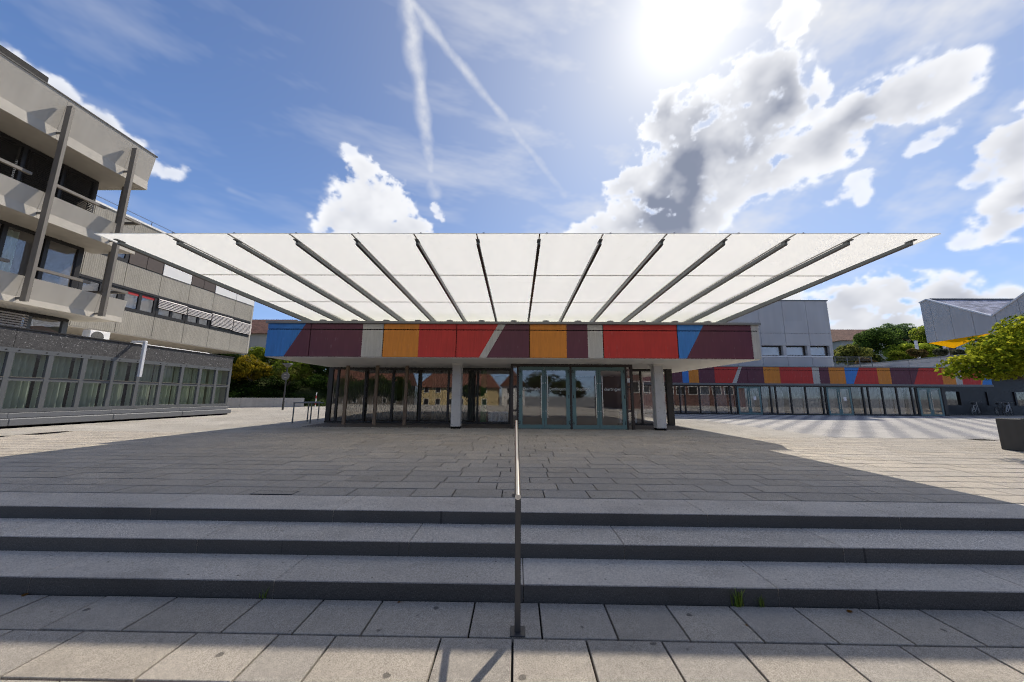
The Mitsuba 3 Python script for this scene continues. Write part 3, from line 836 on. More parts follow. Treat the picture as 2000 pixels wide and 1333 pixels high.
# dark recess behind the bicycles
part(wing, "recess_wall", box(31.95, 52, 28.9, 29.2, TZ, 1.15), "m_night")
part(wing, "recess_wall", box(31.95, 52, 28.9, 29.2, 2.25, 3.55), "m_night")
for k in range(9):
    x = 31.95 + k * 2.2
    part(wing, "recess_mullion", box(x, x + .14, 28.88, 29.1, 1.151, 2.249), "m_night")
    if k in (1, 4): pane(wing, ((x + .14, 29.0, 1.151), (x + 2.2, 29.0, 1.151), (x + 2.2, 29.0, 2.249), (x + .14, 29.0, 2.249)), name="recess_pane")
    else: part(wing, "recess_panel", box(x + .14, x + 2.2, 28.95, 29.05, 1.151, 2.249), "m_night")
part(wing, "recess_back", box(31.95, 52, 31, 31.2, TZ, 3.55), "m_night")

# grey block above the wing
blk = thing("grey_block", "tall windowless grey panelled block rising above the side wing beside the canopy edge", "building")
BY = 27.5
bxs = [12.2, 14.0, 15.8, 17.72, 19.72, 21.68, 23.6, 25.38]
for i in range(7):
    a, b = bxs[i] + .012, bxs[i + 1] - .012
    for z0, z1 in ((5.80, 6.80), (6.825, 9.50)):
        part(blk, "facade_panel", box(a, b, BY, BY + .06, z0, z1), "m_panel")
    part(blk, "facade_panel", box(a, b - (.12 if i == 6 else 0), BY + .02, BY + .08, 4.0, 4.86), "m_panel")
part(blk, "wall", box(12.2, 25.36, BY + .062, 36, 5.83, 9.48), "m_cap")
part(blk, "wall", box(12.2, 25.26, BY + .35, 36, 3.9, 5.83), "m_panel")
part(blk, "window_sill", box(12.2, 25.26, BY + .0, BY + .35, 4.865, 4.97), "m_bluewhite")
part(blk, "roof_cap", box(12.15, 25.44, BY - .05, 36.05, 9.503, 9.58), "m_cap")
for i in range(7):
    a, b = bxs[i], bxs[i + 1]
    part(blk, "pier", box(b - .28, b - .02, BY + .03, BY + .35, 4.972, 5.798), "m_panel")
    w = part(blk, "window", join([box(a, b - .285, BY + .25, BY + .33, 4.972, 5.05), box(a, b - .285, BY + .25, BY + .33, 5.70, 5.798), box(a, a + .1, BY + .25, BY + .33, 5.05, 5.70), box(b - .385, b - .285, BY + .25, BY + .33, 5.05, 5.70)]), "m_darkframe")
    pane(w, ((a + .1, BY + .28, 5.05), (b - .38, BY + .28, 5.05), (b - .38, BY + .28, 5.7), (a + .1, BY + .28, 5.7)))

# podium wall, school building with slate roof
pod = thing("terrace_wall", "grey panelled terrace wall receding above the wing's fascia on the right", "wall")
ys = [40, 36.6, 34.2, 31.8, 29.4, 27.0]
for a, b in zip(ys[1:], ys[:-1]):
    part(pod, "wall_panel", box(36.0, 36.06, a + .012, b - .012, 3.9, 4.80), "m_panel")
    part(pod, "wall_panel", box(36.0, 36.06, a + .012, b - .012, 4.825, 5.12), "m_panel")
part(pod, "coping", box(35.95, 36.5, 26.95, 40, 5.123, 5.22), "m_cap")
part(pod, "fill", box(36.062, 75, 27.0, 40, 3.91, 5.12), "m_concrete")
part(pod, "end_wall", box(36.5, 75, 40.0, 40.3, 0, 5.2), "m_concrete")

sch = thing("slate_roof_building", "grey panelled building with a zigzag slate roof above the terrace wall on the right", "building")
prof = [(38.5, 12.45), (37.8, 12.66), (32.95, 9.58), (28.5, 12.4), (24.0, 9.4), (21.5, 11.0)]
ylim = [38.5, 37.6, 36.0, 34.35, 32.7, 31.05, 29.4, 27.75, 26.1, 24.5, 22.9, 21.5]
zt = lambda y: float(np.interp(y, [p[0] for p in prof][::-1], [p[1] for p in prof][::-1]))
for b, a in zip(ylim[:-1], ylim[1:]):
    inner = sorted([p for p in prof if a + .02 < p[0] < b - .02], key=lambda p: p[0])
    poly = [(b - .012, 7.84), (b - .012, zt(b - .012))] + [(p[0], p[1]) for p in inner[::-1]] + [(a + .012, zt(a + .012)), (a + .012, 7.84)]
    part(sch, "facade_panel", prism(poly, 46.0, 46.08, "yz"), "m_panel")
body = [(38.48, 7.86)] + [(p[0], p[1] - .05) for p in prof] + [(21.52, 7.86)]
part(sch, "wall", prism(body, 46.082, 46.6, "yz"), "m_cap")
part(sch, "base_wall", box(47.0, 52, 22, 38, 5.1, 7.9), "m_interiorwall")
part(sch, "base_column", box(46.5, 46.75, 37.3, 37.6, 5.1, 7.85), "m_bluewhite")
for k in range(6):
    y = 36.9 - k * 2.2
    w = part(sch, "window", box(46.9, 46.98, y - 2.0, y, 5.4, 7.6), "m_darkframe")
    pane(w, ((46.89, y - 1.9, 5.5), (46.89, y - .1, 5.5), (46.89, y - .1, 7.5), (46.89, y - 1.9, 7.5)))
part(sch, "soffit", box(46.1, 52, 21.6, 38.4, 7.86, 7.92), "m_panel")
for k in range(5):
    (ya, za), (yb, zb) = prof[k], prof[k + 1]
    part(sch, "verge", bar((46.05, ya, za + .04), (46.05, yb, zb + .04), .3, .12), "m_bluewhite")
for (ya, za), (yb, zb) in zip(prof[:-1], prof[1:]):
    v = np.array([(46.2, ya, za), (46.2, yb, zb), (80, yb, zb), (80, ya, za)])
    part(sch, "roof", join([quad(*v), quad(*(v - (0, 0, .15)))]), "m_slate")
for y, z in prof[1::2]:
    part(sch, "ridge", bar((46.3, y, z + .06), (80, y, z + .06), .3, .12), "m_cap")

awn = solo("sun_sail", "bright orange triangular sun sail below the slate roofed building", "sun sail", (np.array([(44.6, 37.2, 7.62), (44.4, 32.0, 7.78), (41.2, 32.5, 6.40), (43.5, 33.8, 7.2), (44.6, 37.2, 7.6), (44.4, 32.0, 7.76), (41.2, 32.5, 6.38), (43.5, 33.8, 7.18)]), np.array([[0, 3, 1], [1, 3, 2], [2, 3, 0], [4, 5, 7], [5, 6, 7], [6, 4, 7]])), "m_sail", smooth=False)
solo("vent_pipe", "pale upright pipe standing on the roof terrace left of the sun sail", "pipe", tube((41.9, 36.0, 5.2), (41.85, 36.0, 7.68), .13, n=12), "m_bluewhite", smooth=40)

fen = thing("roof_railing", "wire mesh railing on the wing's roof right of the grey block", "railing")
for k in range(5):
    x = 29.3 + k * 1.15
    part(fen, "post", box(x, x + .05, 33.0, 33.05, 3.9, 5.55), "m_greyframe")
part(fen, "mesh_infill", join([bar((29.3, 33.02, z), (33.95, 33.02, z), .012, .018) for z in np.linspace(4.15, 5.45, 11)]), "m_greyframe")
part(fen, "top_rail", bar((29.3, 33.02, 5.56), (33.95, 33.02, 5.56), .05, .05), "m_greyframe")
solo("roof_upstand", "low pale concrete kerb on the wing's roof between the railing and the terrace wall", "kerb", box(32.5, 35.9, 33.4, 33.7, 3.9, 4.75), "m_concrete")

# ------------------------------------------------------------------ pavilion on the left
pav = thing("glass_pavilion", "low pavilion with dark granite roof band and grey framed glass front on the left", "building")
PX, PE, PM = -18.0, 21.32, 1.055
NM = 18
pys = [PE - PM * k for k in range(NM + 1)]
part(pav, "roof_cap", box(-30, PX + .06, pys[-1], PE + .08, 3.885, 3.93), "m_darkframe")
part(pav, "roof_slab", box(-30, PX - .13, pys[-1], PE - .05, 3.2, 3.884), "m_concrete")
part(pav, "roof_gravel", box(-30, PX - .2, pys[-1], PE - .1, 3.931, 3.95), "m_bounce_gravel")  # unseen pale layer, added to bounce light up onto the blinds
for a, b in zip(range(0, NM, 3), range(3, NM + 1, 3)):
    part(pav, "granite_panel", box(PX - .12, PX + .02, pys[b] + .006, pys[a] - .006, 3.195, 3.883), "m_granite")
part(pav, "head_beam", box(PX - .1, PX + .03, pys[-1], PE, 3.03, 3.192), "m_greyframe")
part(pav, "head_stud", join([tube((PX + .03, y + s, 3.11), (PX + .04, y + s, 3.11), .022, n=8) for y in pys[1:] for s in (.16, PM - .16)]), "m_black", stuff=True)
part(pav, "transom", box(PX - .06, PX + .015, pys[-1], PE - .002, 2.03, 2.15), "m_greyframe")
part(pav, "bottom_rail", box(PX - .08, PX + .03, pys[-1], PE, .90, 1.04), "m_greyframe")
for i, y in enumerate(pys):
    part(pav, "mullion", box(PX - .09, PX + .025, y - (.15 if i == 0 else .075), y + (0 if i == 0 else .075), 1.041, 3.029), "m_greyframe")
for i in range(NM):
    a, b = pys[i + 1] + .075, pys[i] - (.15 if i == 0 else .075)
    for z0, z1 in ((1.04, 2.03), (2.15, 3.03)):
        pane(pav, ((PX - .04, a, z0), (PX - .04, b, z0), (PX - .04, b, z1), (PX - .04, a, z1)))
    part(pav, "glazing_sill", box(PX - .03, PX + .045, a, b, 2.151, 2.168), "m_pillar") if i < 12 else None
    gapw = .13 if i % 4 == 1 else .0
    curtain(pav, (PX - .42, a - .05), (PX - .42, b - gapw), .95, 3.1, pitch=.17, depth=.06, seed=100 + i)
part(pav, "plinth", box(PX - .3, PX - .02, pys[-1], PE, TZ, .899), "m_concrete")
for k in range(6):
    b, a = PE + .0 - k * 3.1, max(PE - (k + 1) * 3.1, pys[-1])
    part(pav, "plinth_block", slab(PX - .02, PX + .12, a + .005, b - .005, .72, .885, .01), "m_greystone")
    part(pav, "bench_block", cbox(PX + .05, PX + .5, a + .005 - .2, b - .005 - .2, .46, .70, .015), "m_greystone")
part(pav, "bench_foot", box(PX + .05, PX + .36, pys[-1], PE - .3, TZ, .459), "m_black")
part(pav, "end_wall", box(-30, PX - .1, PE - .05, PE, TZ, 3.2), "m_concrete")
part(pav, "back_wall", box(-22.6, -22.4, pys[-1], PE - .06, TZ, 3.2), "m_interiorwall")
part(pav, "floor", box(-22.4, PX - .3, pys[-1], PE - .06, .80, .84), "m_interior")
arm = thing("roof_bracket", "white angled metal bracket hanging over the pavilion's granite band", "bracket")
part(arm, "upright", cbox(-17.55, -17.43, 15.58, 15.70, 2.36, 3.96, .01), "m_bluewhite")
part(arm, "arm", cbox(-18.1, -17.43, 15.58, 15.70, 3.962, 4.05, .01), "m_white")
solo("roof_kerb", "long white kerb lying on the pavilion's roof right of the bracket", "kerb", cbox(-18.9, -18.7, 16.2, 20.4, 3.932, 4.06, .01), "m_white")

# ------------------------------------------------------------------ office building with balconies
off = thing("balcony_building", "beige office building with slanted balcony parapets and slender upright posts at the left edge", "building")
AX, AE = -20.0, 16.6
A0 = 2.3
psy = [15.47 - 2.57 * k for k in range(6)]
cut = [AE] + psy + [A0]
for lev, (zb, zk, zt_, lean) in enumerate(((5.14, 5.40, 6.25, .12), (8.77, 9.17, 9.92, .12), (12.43, 12.90, 14.40, .19))):
    name = "roof_fascia" if lev == 2 else "parapet"
    for a, b in zip(cut[1:], cut[:-1]):
        poly = [(AX - .05, zb), (AX + .02, zb), (AX - .03, zk), (AX + lean, zt_), (AX + lean - .09, zt_), (AX - .14, zk)]
        poly = [(AX - .16, zb), (AX + .03, zb), (AX - .02, zk), (AX + lean, zt_), (AX + lean - .10, zt_), (AX - .16, zk)]
        part(off, name, prism(poly, a + .004, b - .004), "m_beige")
    part(off, "balcony_slab", box(AX - 2.2 if lev < 2 else -32, AX - .16, A0, AE - .05, zb + .01, zb + .24), "m_beige")
    part(off, "end_parapet", box(-23.8, AX - .14, AE - .14, AE, zb + (.26 if lev < 2 else .0), zt_ if lev < 2 else zk), "m_beige")
part(off, "roof_edge", box(-32, AX + .22, A0, AE + .05, 14.402, 14.46), "m_darkframe")
part(off, "roof_slab", box(-32, AX - .17, A0, AE - .16, 12.70, 14.40), "m_cap")
pl = part(off, "plant_enclosure", box(-28, -21.3, 6, 10.9, 14.47, 15.72), "m_darkmetal", label="dark metal plant enclosure on the roof")
part(pl, "end_panel", box(-28, -21.3, 10.91, 13.1, 14.47, 15.72), "m_darkmetal")
for y in psy:
    p = part(off, "post", box(AX + .24, AX + .49, y - .055, y + .055, 5.2, 14.02), "m_pillar")
    for z in (5.32, 8.98, 12.72):
        part(p, "bracket", bar((AX + .0, y, z), (AX + .238, y, z), .05, .09), "m_pillardark")
part(off, "corner_post", box(-21.0, -20.84, 16.30, 16.46, 5.4, 12.43), "m_pillar")
for lev, z in enumerate((6.69, 10.46)):
    for k, y in enumerate(psy):
        a, b = (y + .1, AE - .02) if k == 0 else (y + .1, psy[k - 1] - .45)
        part(off, "handrail", box(AX - .02, AX + .1, a, b, z - .06, z + .06), "m_pillar")
    part(off, "handrail", box(-22.0, AX - .03, AE - .12, AE - .0, z - .06, z + .06), "m_pillar")
WX = -21.8
part(off, "wall", box(-32, WX - .3, A0, 15.9, 3.9, 12.45), "m_interior")
wy = [15.9 - 1.32 * k for k in range(11)]
for z0, z1, kind in ((5.4, 8.78, "glass"), (9.0, 12.44, "blind"), (3.93, 5.13, "ground")):
    part(off, "window_frame", join([box(WX - .06, WX + .06, A0, 15.9, z1 - .14, z1)] + [box(WX - .06, WX + .06, A0, 15.9, z0, z0 + (.14 if kind != "ground" else .03))]), "m_darkframe")
    for i, y in enumerate(wy):
        fm = "m_darkframe" if kind != "ground" else "m_greyframe"
        part(off, "mullion", box(WX - .07, WX + .07, y - .2 if i == 0 else y - .07, y + (0 if i == 0 else .07), z0 + .142, z1 - .142), fm)
    for i in range(10):
        b, a = wy[i] - .1, wy[i + 1] + .07
        w = pane(off, ((WX, a, z0 + .14), (WX, b, z0 + .14), (WX, b, z1 - .14), (WX, a, z1 - .14)), name="window")
        if kind == "blind" or (kind == "ground" and i > 0):
            step = .085 if kind == "blind" else .105
            zz = np.arange(z0 + .2, z1 - .15, step)
            m = join([bar((WX + .14, a, z), (WX + .14, b, z), .075, .014, (.7 if kind == "blind" else 1.0, 0, .7)) for z in zz])
            part(off, "blind", m, "m_darkframe" if kind == "blind" else "m_slat", stuff=True)
        elif kind == "glass" and i % 2:
            curtain(off, (WX - .2, a), (WX - .2, a + .5), z0 + .2, z1 - .2, seed=200 + i)
    pane(off, ((WX, 15.9, z0), (-24.5, 15.9, z0), (-24.5, 15.9, z1), (WX, 15.9, z1)), name="window")
ac = thing("air_conditioner", "white air conditioning unit with a round fan on the pavilion roof", "air conditioner")
part(ac, "casing", cbox(-20.6, -20.2, 15.62, 16.42, 3.98, 4.58, .015), "m_white")
part(ac, "fan_grille", join([torus((-20.195, 15.92, 4.28), rr, .008, (1, 0, 0), 24, 5) for rr in (.06, .11, .16, .21, .25)] + [bar((-20.195, 15.92, 4.03), (-20.195, 15.92, 4.53), .012, .012), bar((-20.195, 15.67, 4.28), (-20.195, 16.17, 4.28), .012, .012)]), "m_post")
part(ac, "fan_opening", tube((-20.199, 15.92, 4.28), (-20.190, 15.92, 4.28), .245, n=28), "m_pillardark")
part(ac, "foot", join([box(-20.55, -20.25, y, y + .05, 3.93, 3.98) for y in (15.7, 16.3)]), "m_post")

# ------------------------------------------------------------------ ribbed concrete building
con = thing("ribbed_concrete_building", "long ribbed concrete office block with bands of windows behind the balcony building", "building")
CX = -28.0
jy = [34.86, 32.5, 30.1, 27.75, 25.36, 22.95, 20.55, 18.15, 15.75, 13.4]
for a, b in zip(jy[1:], jy[:-1]):
    for z0, z1 in ((5.80, 7.45), (9.15, 10.83), (12.40, 14.12)):
        v, f = box(CX - .12, CX, a + .018, b - .018, z0, z1)
        part(con, "wall_panel", (v, f), "m_ribbed")
part(con, "wall", box(-44, CX - .121, 13.4, 34.70, 5.83, 14.1), "m_interior")
part(con, "end_wall", box(-44, CX + .02, 34.70, 34.88, 5.80, 14.12), "m_beige")
part(con, "soffit", box(-44, CX - .02, 13.4, 34.7, 5.74, 5.815), "m_beige")
part(con, "ground_wall", box(-44, -31.5, 13.4, 34, TZ, 5.74), "m_concrete")
part(con, "roof_cap", box(-44, CX + .06, 13.4, 34.95, 14.122, 14.26), "m_white")
part(con, "window_head", box(CX - .1, CX + .06, 13.4, 34.69, 8.98, 9.148), "m_darkframe")
for lev, (z0, z1) in enumerate(((7.452, 8.978), (10.832, 12.398))):
    for i, (a, b) in enumerate(zip(jy[1:], jy[:-1])):
        kind = (("silver", .78), ("silver", .72), ("silver", .42), ("silver", .45), ("red", .14), ("none", 0), ("none", 0), ("none", 0), ("none", 0))[i] if lev == 0 else (("white", 1), ("white", 1), ("brown", 1), ("white", 1), ("brown", 1), ("none", 0), ("none", 0), ("none", 0), ("none", 0))[i]
        mid = (a + b) / 2
        w = part(con, "window", join([box(CX - .1, CX + .01, a + .02, b - .02, z0, z0 + .26), box(CX - .1, CX + .01, a + .02, b - .02, z1 - .1, z1)] + [box(CX - .1, CX + .01, y - .1, y + .1, z0 + .26, z1 - .1) for y in (a + .11, mid, b - .11)]), "m_darkframe")
        for p, q in ((a + .21, mid - .1), (mid + .1, b - .21)):
            pane(w, ((CX - .05, p, z0 + .26), (CX - .05, q, z0 + .26), (CX - .05, q, z1 - .1), (CX - .05, p, z1 - .1)))
        h = z1 - z0 - .14
        if kind[0] == "silver":
            zz = np.arange(z1 - .1 - h * kind[1], z1 - .08, .125)
            part(con, "blind", join([bar((CX + .08, a + .05, z), (CX + .08, b - .05, z), .125, .02, (1, 0, .95)) for z in zz]), "m_slat", stuff=True)
        elif kind[0] == "red":
            for p, q in ((a + .21, mid - .1), (mid + .1, b - .21)):
                part(con, "red_blind", box(CX - .04, CX - .02, p, q, z1 - .28, z1 - .1), "m_red", label="red blind rolled up at the window top")
        elif kind[0] == "white":
            part(con, "shutter", box(CX + .012, CX + .05, a + .03, b - .03, z0 + .02, z1 - .02), "m_white", label="closed white shutter")
        elif kind[0] == "brown":
            for p, q in ((a + .04, mid - .02), (mid + .02, b - .04)):
                part(con, "shutter", box(CX + .012, CX + .04, p, q, z0 + .05, z1 - .05), "m_brownpanel", label="closed brown shutter")
rl = thing("roof_rail", "thin safety rail along the roof edge of the ribbed concrete block", "railing")
part(rl, "top_rail", bar((CX - .3, 13.5, 14.72), (CX - .3, 34.5, 14.72), .03, .03), "m_post")
for y in np.arange(14, 34.6, 2.05):
    part(rl, "post", box(CX - .315, CX - .285, y - .015, y + .015, 14.262, 14.71), "m_post")

# ------------------------------------------------------------------ background on the left
def hz(x, y):
    x, y = np.asarray(x, float), np.asarray(y, float)
    sm = lambda a, b, t: np.clip((t - a) / (b - a), 0, 1) ** 2 * (3 - 2 * np.clip((t - a) / (b - a), 0, 1))
    s = (x + 26.3) * -.70 + (y - 31.4) * .715
    wl = sm(-8, -16, x)
    left = np.clip((s - .3) * .42, 0, 4.2) + np.clip(s - 10, 0, 60) * .06
    rightz = np.clip(y - 41, 0, 18) * .30 + np.clip(y - 60, 0, 60) * .05
    far_ = np.clip(y - 110, 0, 190) * .23 * sm(10, 90, x + 0 * y) + np.clip(y - 110, 0, 190) * .05
    inside = sm(30, 36, y + np.maximum(0, -x - 30) * 2)
    h = left * wl + rightz * (1 - wl) + far_
    return (.2 + h) * inside - .5 * (1 - inside) + (meshkit.fbm(np.stack([x * .3, y * .3, x * 0], -1), 3, 2) - .5) * .5 * np.clip(h, 0, 1)


gx = np.concatenate([np.arange(-200, -60, 10), np.arange(-60, 80, 1.6), np.arange(80, 401, 12)])
gy = np.concatenate([np.arange(29, 60, 1.2), np.arange(60, 130, 4), np.arange(130, 401, 15)])
X, Y = np.meshgrid(gx, gy, indexing="ij")
Z = hz(X, Y)
i, j = np.meshgrid(np.arange(len(gx) - 1), np.arange(len(gy) - 1), indexing="ij")
k = len(gy)
q = np.stack([i * k + j, (i + 1) * k + j, (i + 1) * k + j + 1, i * k + j + 1], -1).reshape(-1, 4)
struct("hill", (np.stack([X, Y, Z], -1).reshape(-1, 3), np.vstack([q[:, [0, 1, 2]], q[:, [0, 2, 3]]])), "m_soil", smooth=True)

lw = thing("low_concrete_wall", "low pale concrete retaining wall in front of the planted bank on the left", "wall")
d = np.array([4.3, 4.1, 0]); L = np.linalg.norm(d); d /= L
p0 = np.array([-27.6, 30.1, 0])
for k in range(3):
    a, b = p0 + d * (k * 2.6 + .01), p0 + d * ((k + 1) * 2.6 - .01)
    part(lw, "wall_section", bar(a + (0, 0, .83), b + (0, 0, .83), .28, .9), "m_concrete")

lamp = thing("street_lamp", "slim dark street lamp with a conical head on the left of the entrance hall", "street lamp")
lx, ly = -19.0, 28.0
part(lamp, "pole", tube((lx, ly, TZ), (lx, ly, 3.95), .062, .045, n=12), "m_post", smooth=40)
part(lamp, "head", join([tube((lx, ly, 3.83), (lx, ly, 4.10), .09, .36, n=20), tube((lx, ly, 4.10), (lx, ly, 4.16), .38, .36, n=20)]), "m_greyframe", smooth=30)
part(lamp, "foot", tube((lx, ly, TZ), (lx, ly, TZ + .7), .075, n=12), "m_post", smooth=40)
sgn = thing("road_sign", "round grey back of a road sign fixed to the street lamp", "sign")
part(sgn, "disc", tube((lx - .02, ly - .07, 3.10), (lx - .02, ly - .09, 3.10), .33, n=28), "m_greyframe")
part(sgn, "clamp", join([box(lx - .09, lx + .07, ly - .125, ly - .091, z, z + .04) for z in (2.98, 3.2)]), "m_silver")
mk = thing("marker_post", "thin red and white striped marker post behind the left railing", "post")
for k in range(5):
    part(mk, "band", tube((-19.8, 33.9, .35 + k * .3), (-19.8, 33.9, .65 + k * .3 - .002), .05, n=10), "m_red" if k % 2 else "m_white")

lr = thing("entrance_railing", "dark grey tube railing with four posts left of the entrance hall", "railing")
for x, y in ((-9.76, 15.1), (-8.98, 15.1), (-9.78, 16.2), (-9.74, 17.0)):
    part(lr, "post", tube((x, y, TZ), (x, y, 1.235), .028, n=10), "m_cap", smooth=40)
part(lr, "top_rail", tube((-9.80, 15.1, 1.255), (-8.45, 15.1, 1.255), .026, n=10), "m_cap", smooth=40)
part(lr, "top_rail", tube((-9.77, 15.13, 1.255), (-9.74, 17.05, 1.255), .026, n=10), "m_cap", smooth=40)


def house(name, label, x0, x1, y0, y1, zb, ze, zr, wallm, hip=0.0, gable="x", windows=True, chim=True):
    t = thing(name, label, "house", "houses across the street behind the viewer" if windows else None)
    part(t, "wall", box(x0, x1, y0, y1, zb, ze), wallm)
    o = .5
    if gable == "x":
        ym = (y0 + y1) / 2
        rid = [(x0 - o + hip, ym, zr), (x1 + o - hip, ym, zr)]
        c = [(x0 - o, y0 - o, ze - .1), (x1 + o, y0 - o, ze - .1), (x1 + o, y1 + o, ze - .1), (x0 - o, y1 + o, ze - .1)]
        v = np.array(c + rid)
        f = np.array([[0, 1, 5], [0, 5, 4], [2, 3, 4], [2, 4, 5], [3, 0, 4], [1, 2, 5]])
    else:
        xm = (x0 + x1) / 2
        c = [(x0 - o, y0 - o, ze - .1), (x1 + o, y0 - o, ze - .1), (x1 + o, y1 + o, ze - .1), (x0 - o, y1 + o, ze - .1)]
        v = np.array(c + [(xm, y0 - o + hip, zr), (xm, y1 + o - hip, zr)])
        f = np.array([[0, 4, 5], [0, 5, 3], [1, 2, 5], [1, 5, 4], [0, 1, 4], [2, 3, 5]])
    f = np.vstack([f, [[0, 2, 1], [0, 3, 2]]])
    rf_ = part(t, "roof", (v, f), "m_redtile" if windows else "m_tile")
    if chim: part(rf_, "chimney", box((x0 + x1) / 2 + 1, (x0 + x1) / 2 + 1.6, (y0 + y1) / 2 - .3, (y0 + y1) / 2 + .3, zr - 1, zr + .7), "m_brick")
    if windows:
        yy = y1 if windows == "back" else y0
        s = 1 if windows == "back" else -1
        for z in np.arange(zb + 1.2, ze - 1.2, 2.7):
            for x in np.arange(x0 + 1.2, x1 - 1.3, 2.6):
                w = part(t, "window", box(x, x + 1.1, min(yy, yy + s * .04), max(yy, yy + s * .04), z, z + 1.4), "m_white")
                part(w, "pane", box(x + .1, x + 1.0, min(yy + s * .041, yy + s * .05), max(yy + s * .041, yy + s * .05), z + .1, z + 1.3), "m_darkframe")
    return t


h1 = house("tiled_house", "pale house with a brown tiled roof behind the bank left of the hall", -45.0, -36.4, 50, 58, 3.0, 10.7, 13.7, "m_beige", windows=False, chim=False)
part(h1, "timber_wall", box(-38.35, -33.6, 50.5, 57, 3.0, 10.6), "m_brownpanel", label="dark timber clad side of the house")
house("red_roof_house", "house with a pale red roof partly hidden by trees right of the grey block", 74, 90, 78, 90, 6, 14.8, 18.5, "m_beige", hip=4, windows=False, chim=False)

# ------------------------------------------------------------------ trees and shrubs
LEAF = np.array([[-.5, 0, 0], [0, -.24, .05], [.5, 0, -.06], [0, .24, .05]])


def foliage(blobs, count_, size, colors, seed, flat=.35, gap=.46, shell=.55):
    """Leaves (4 vertices, 2 faces each) scattered in clumps through the given ellipsoids."""
    r = np.random.default_rng(seed)
    vol = np.array([b[3] * b[4] * b[5] for b in blobs]); prob = vol ** .8 / (vol ** .8).sum()
    which = r.choice(len(blobs), count_ * 2, p=prob)
    u = r.normal(size=(count_ * 2, 3)); u /= np.linalg.norm(u, axis=1, keepdims=True)
    rad = r.uniform(shell ** 3, 1, count_ * 2) ** (1 / 3)
    B = np.array([b[:6] for b in blobs])[which]
    p = B[:, :3] + u * rad[:, None] * B[:, 3:6]
    sc = 1.0 / (np.mean(B[:, 3:6]) * .42)
    keep = meshkit.fbm(p * sc, 3, seed) + r.uniform(-.06, .06, len(p)) > gap
    p, u, which = p[keep][:count_], u[keep][:count_], which[keep][:count_]
    m = len(p)
    nrm = u + r.normal(0, .75, (m, 3)) + (0, 0, .5); nrm /= np.linalg.norm(nrm, axis=1, keepdims=True)
    a = np.cross(nrm, r.normal(size=(m, 3))); a /= np.linalg.norm(a, axis=1, keepdims=True); b = np.cross(nrm, a)
    s = size * r.uniform(.65, 1.35, (m, 1))
    v = p[:, None] + s[:, None] * (LEAF[None, :, 0:1] * a[:, None] + LEAF[None, :, 1:2] * b[:, None] * 1.25 + LEAF[None, :, 2:3] * nrm[:, None])
    f = (np.arange(m)[:, None, None] * 4 + np.array([[0, 1, 2], [0, 2, 3]])[None]).reshape(-1, 3)
    cs = np.asarray(colors)
    clump = meshkit.noise(p * sc * .8 + 9, seed + 1)
    t = np.clip(clump * 1.5 - .25 + r.normal(0, .18, m), 0, .999) * (len(cs) - 1)
    lo = np.floor(t).astype(int); w = (t - lo)[:, None]
    c = cs[lo] * (1 - w) + cs[np.minimum(lo + 1, len(cs) - 1)] * w
    c = np.clip(c * r.uniform(.75, 1.25, (m, 1)), .004, .6)
    return (v.reshape(-1, 3), f), np.repeat(c, 4, 0)


def plant(name, label, cat, foot, blobs, count_, size, colors, seed, trunk=.12, group=None, limbs=5, **kw):
    t = thing(name, label, cat, group)
    r = np.random.default_rng(seed + 500)
    foot = np.asarray(foot, float)
    c0 = np.mean([b[:3] for b in blobs], 0)
    fork = foot + (c0 - foot) * .45
    part(t, "trunk", poly_tube([foot, (foot + fork) / 2 + r.normal(0, .05, 3), fork], [trunk, trunk * .8, trunk * .6]), "m_bark", smooth=40)
    order = r.permutation(len(blobs))[:limbs]
    ms = []
    for o in order:
        e = np.array(blobs[o][:3]); mid = (fork + e) / 2 + r.normal(0, .12, 3) * np.linalg.norm(e - fork) * .5
        ms.append(poly_tube([fork, mid, e], [trunk * .5, trunk * .28, trunk * .1], 6))
        for _ in range(3):
            d = r.normal(size=3); d /= np.linalg.norm(d)
            ms.append(poly_tube([mid * .5 + e * .5, e + d * np.array(blobs[o][3:6]) * .8], [trunk * .18, trunk * .05], 5))
    part(t, "limb", join(ms), "m_bark", smooth=40)
    m, c = foliage(blobs, count_, size, colors, seed, **kw)
    part(t, "crown", m, "m_leaf", color=c)
    return t


def cluster(c, rad, k, seed, squash=.8, sub=.5):
    """k lobes round a centre, on the terms of an uneven crown."""
    r = np.random.default_rng(seed)
    out = [(*c, rad * .62, rad * .62, rad * .62 * squash)]
    for _ in range(k):
        u = r.normal(size=3); u /= np.linalg.norm(u); u[2] = abs(u[2]) * 1.0 - .35
        q = np.array(c) + u * rad * np.array([1, 1, squash]) * r.uniform(.55, .8)
        s = rad * sub * r.uniform(.6, 1.1)
        out.append((*q, s, s, s * squash))
    return out


GRN = [(.020, .045, .010), (.045, .080, .016), (.085, .125, .024)]
OLV = [(.035, .045, .014), (.075, .085, .022), (.14, .14, .035)]
YEL = [(.10, .10, .015), (.26, .21, .02), (.42, .31, .03)]
LIM = [(.060, .095, .012), (.13, .17, .020), (.24, .27, .035)]
DRK = [(.010, .022, .008), (.022, .040, .012), (.042, .062, .018)]
RUS = [(.060, .045, .020), (.13, .085, .035), (.20, .15, .06)]

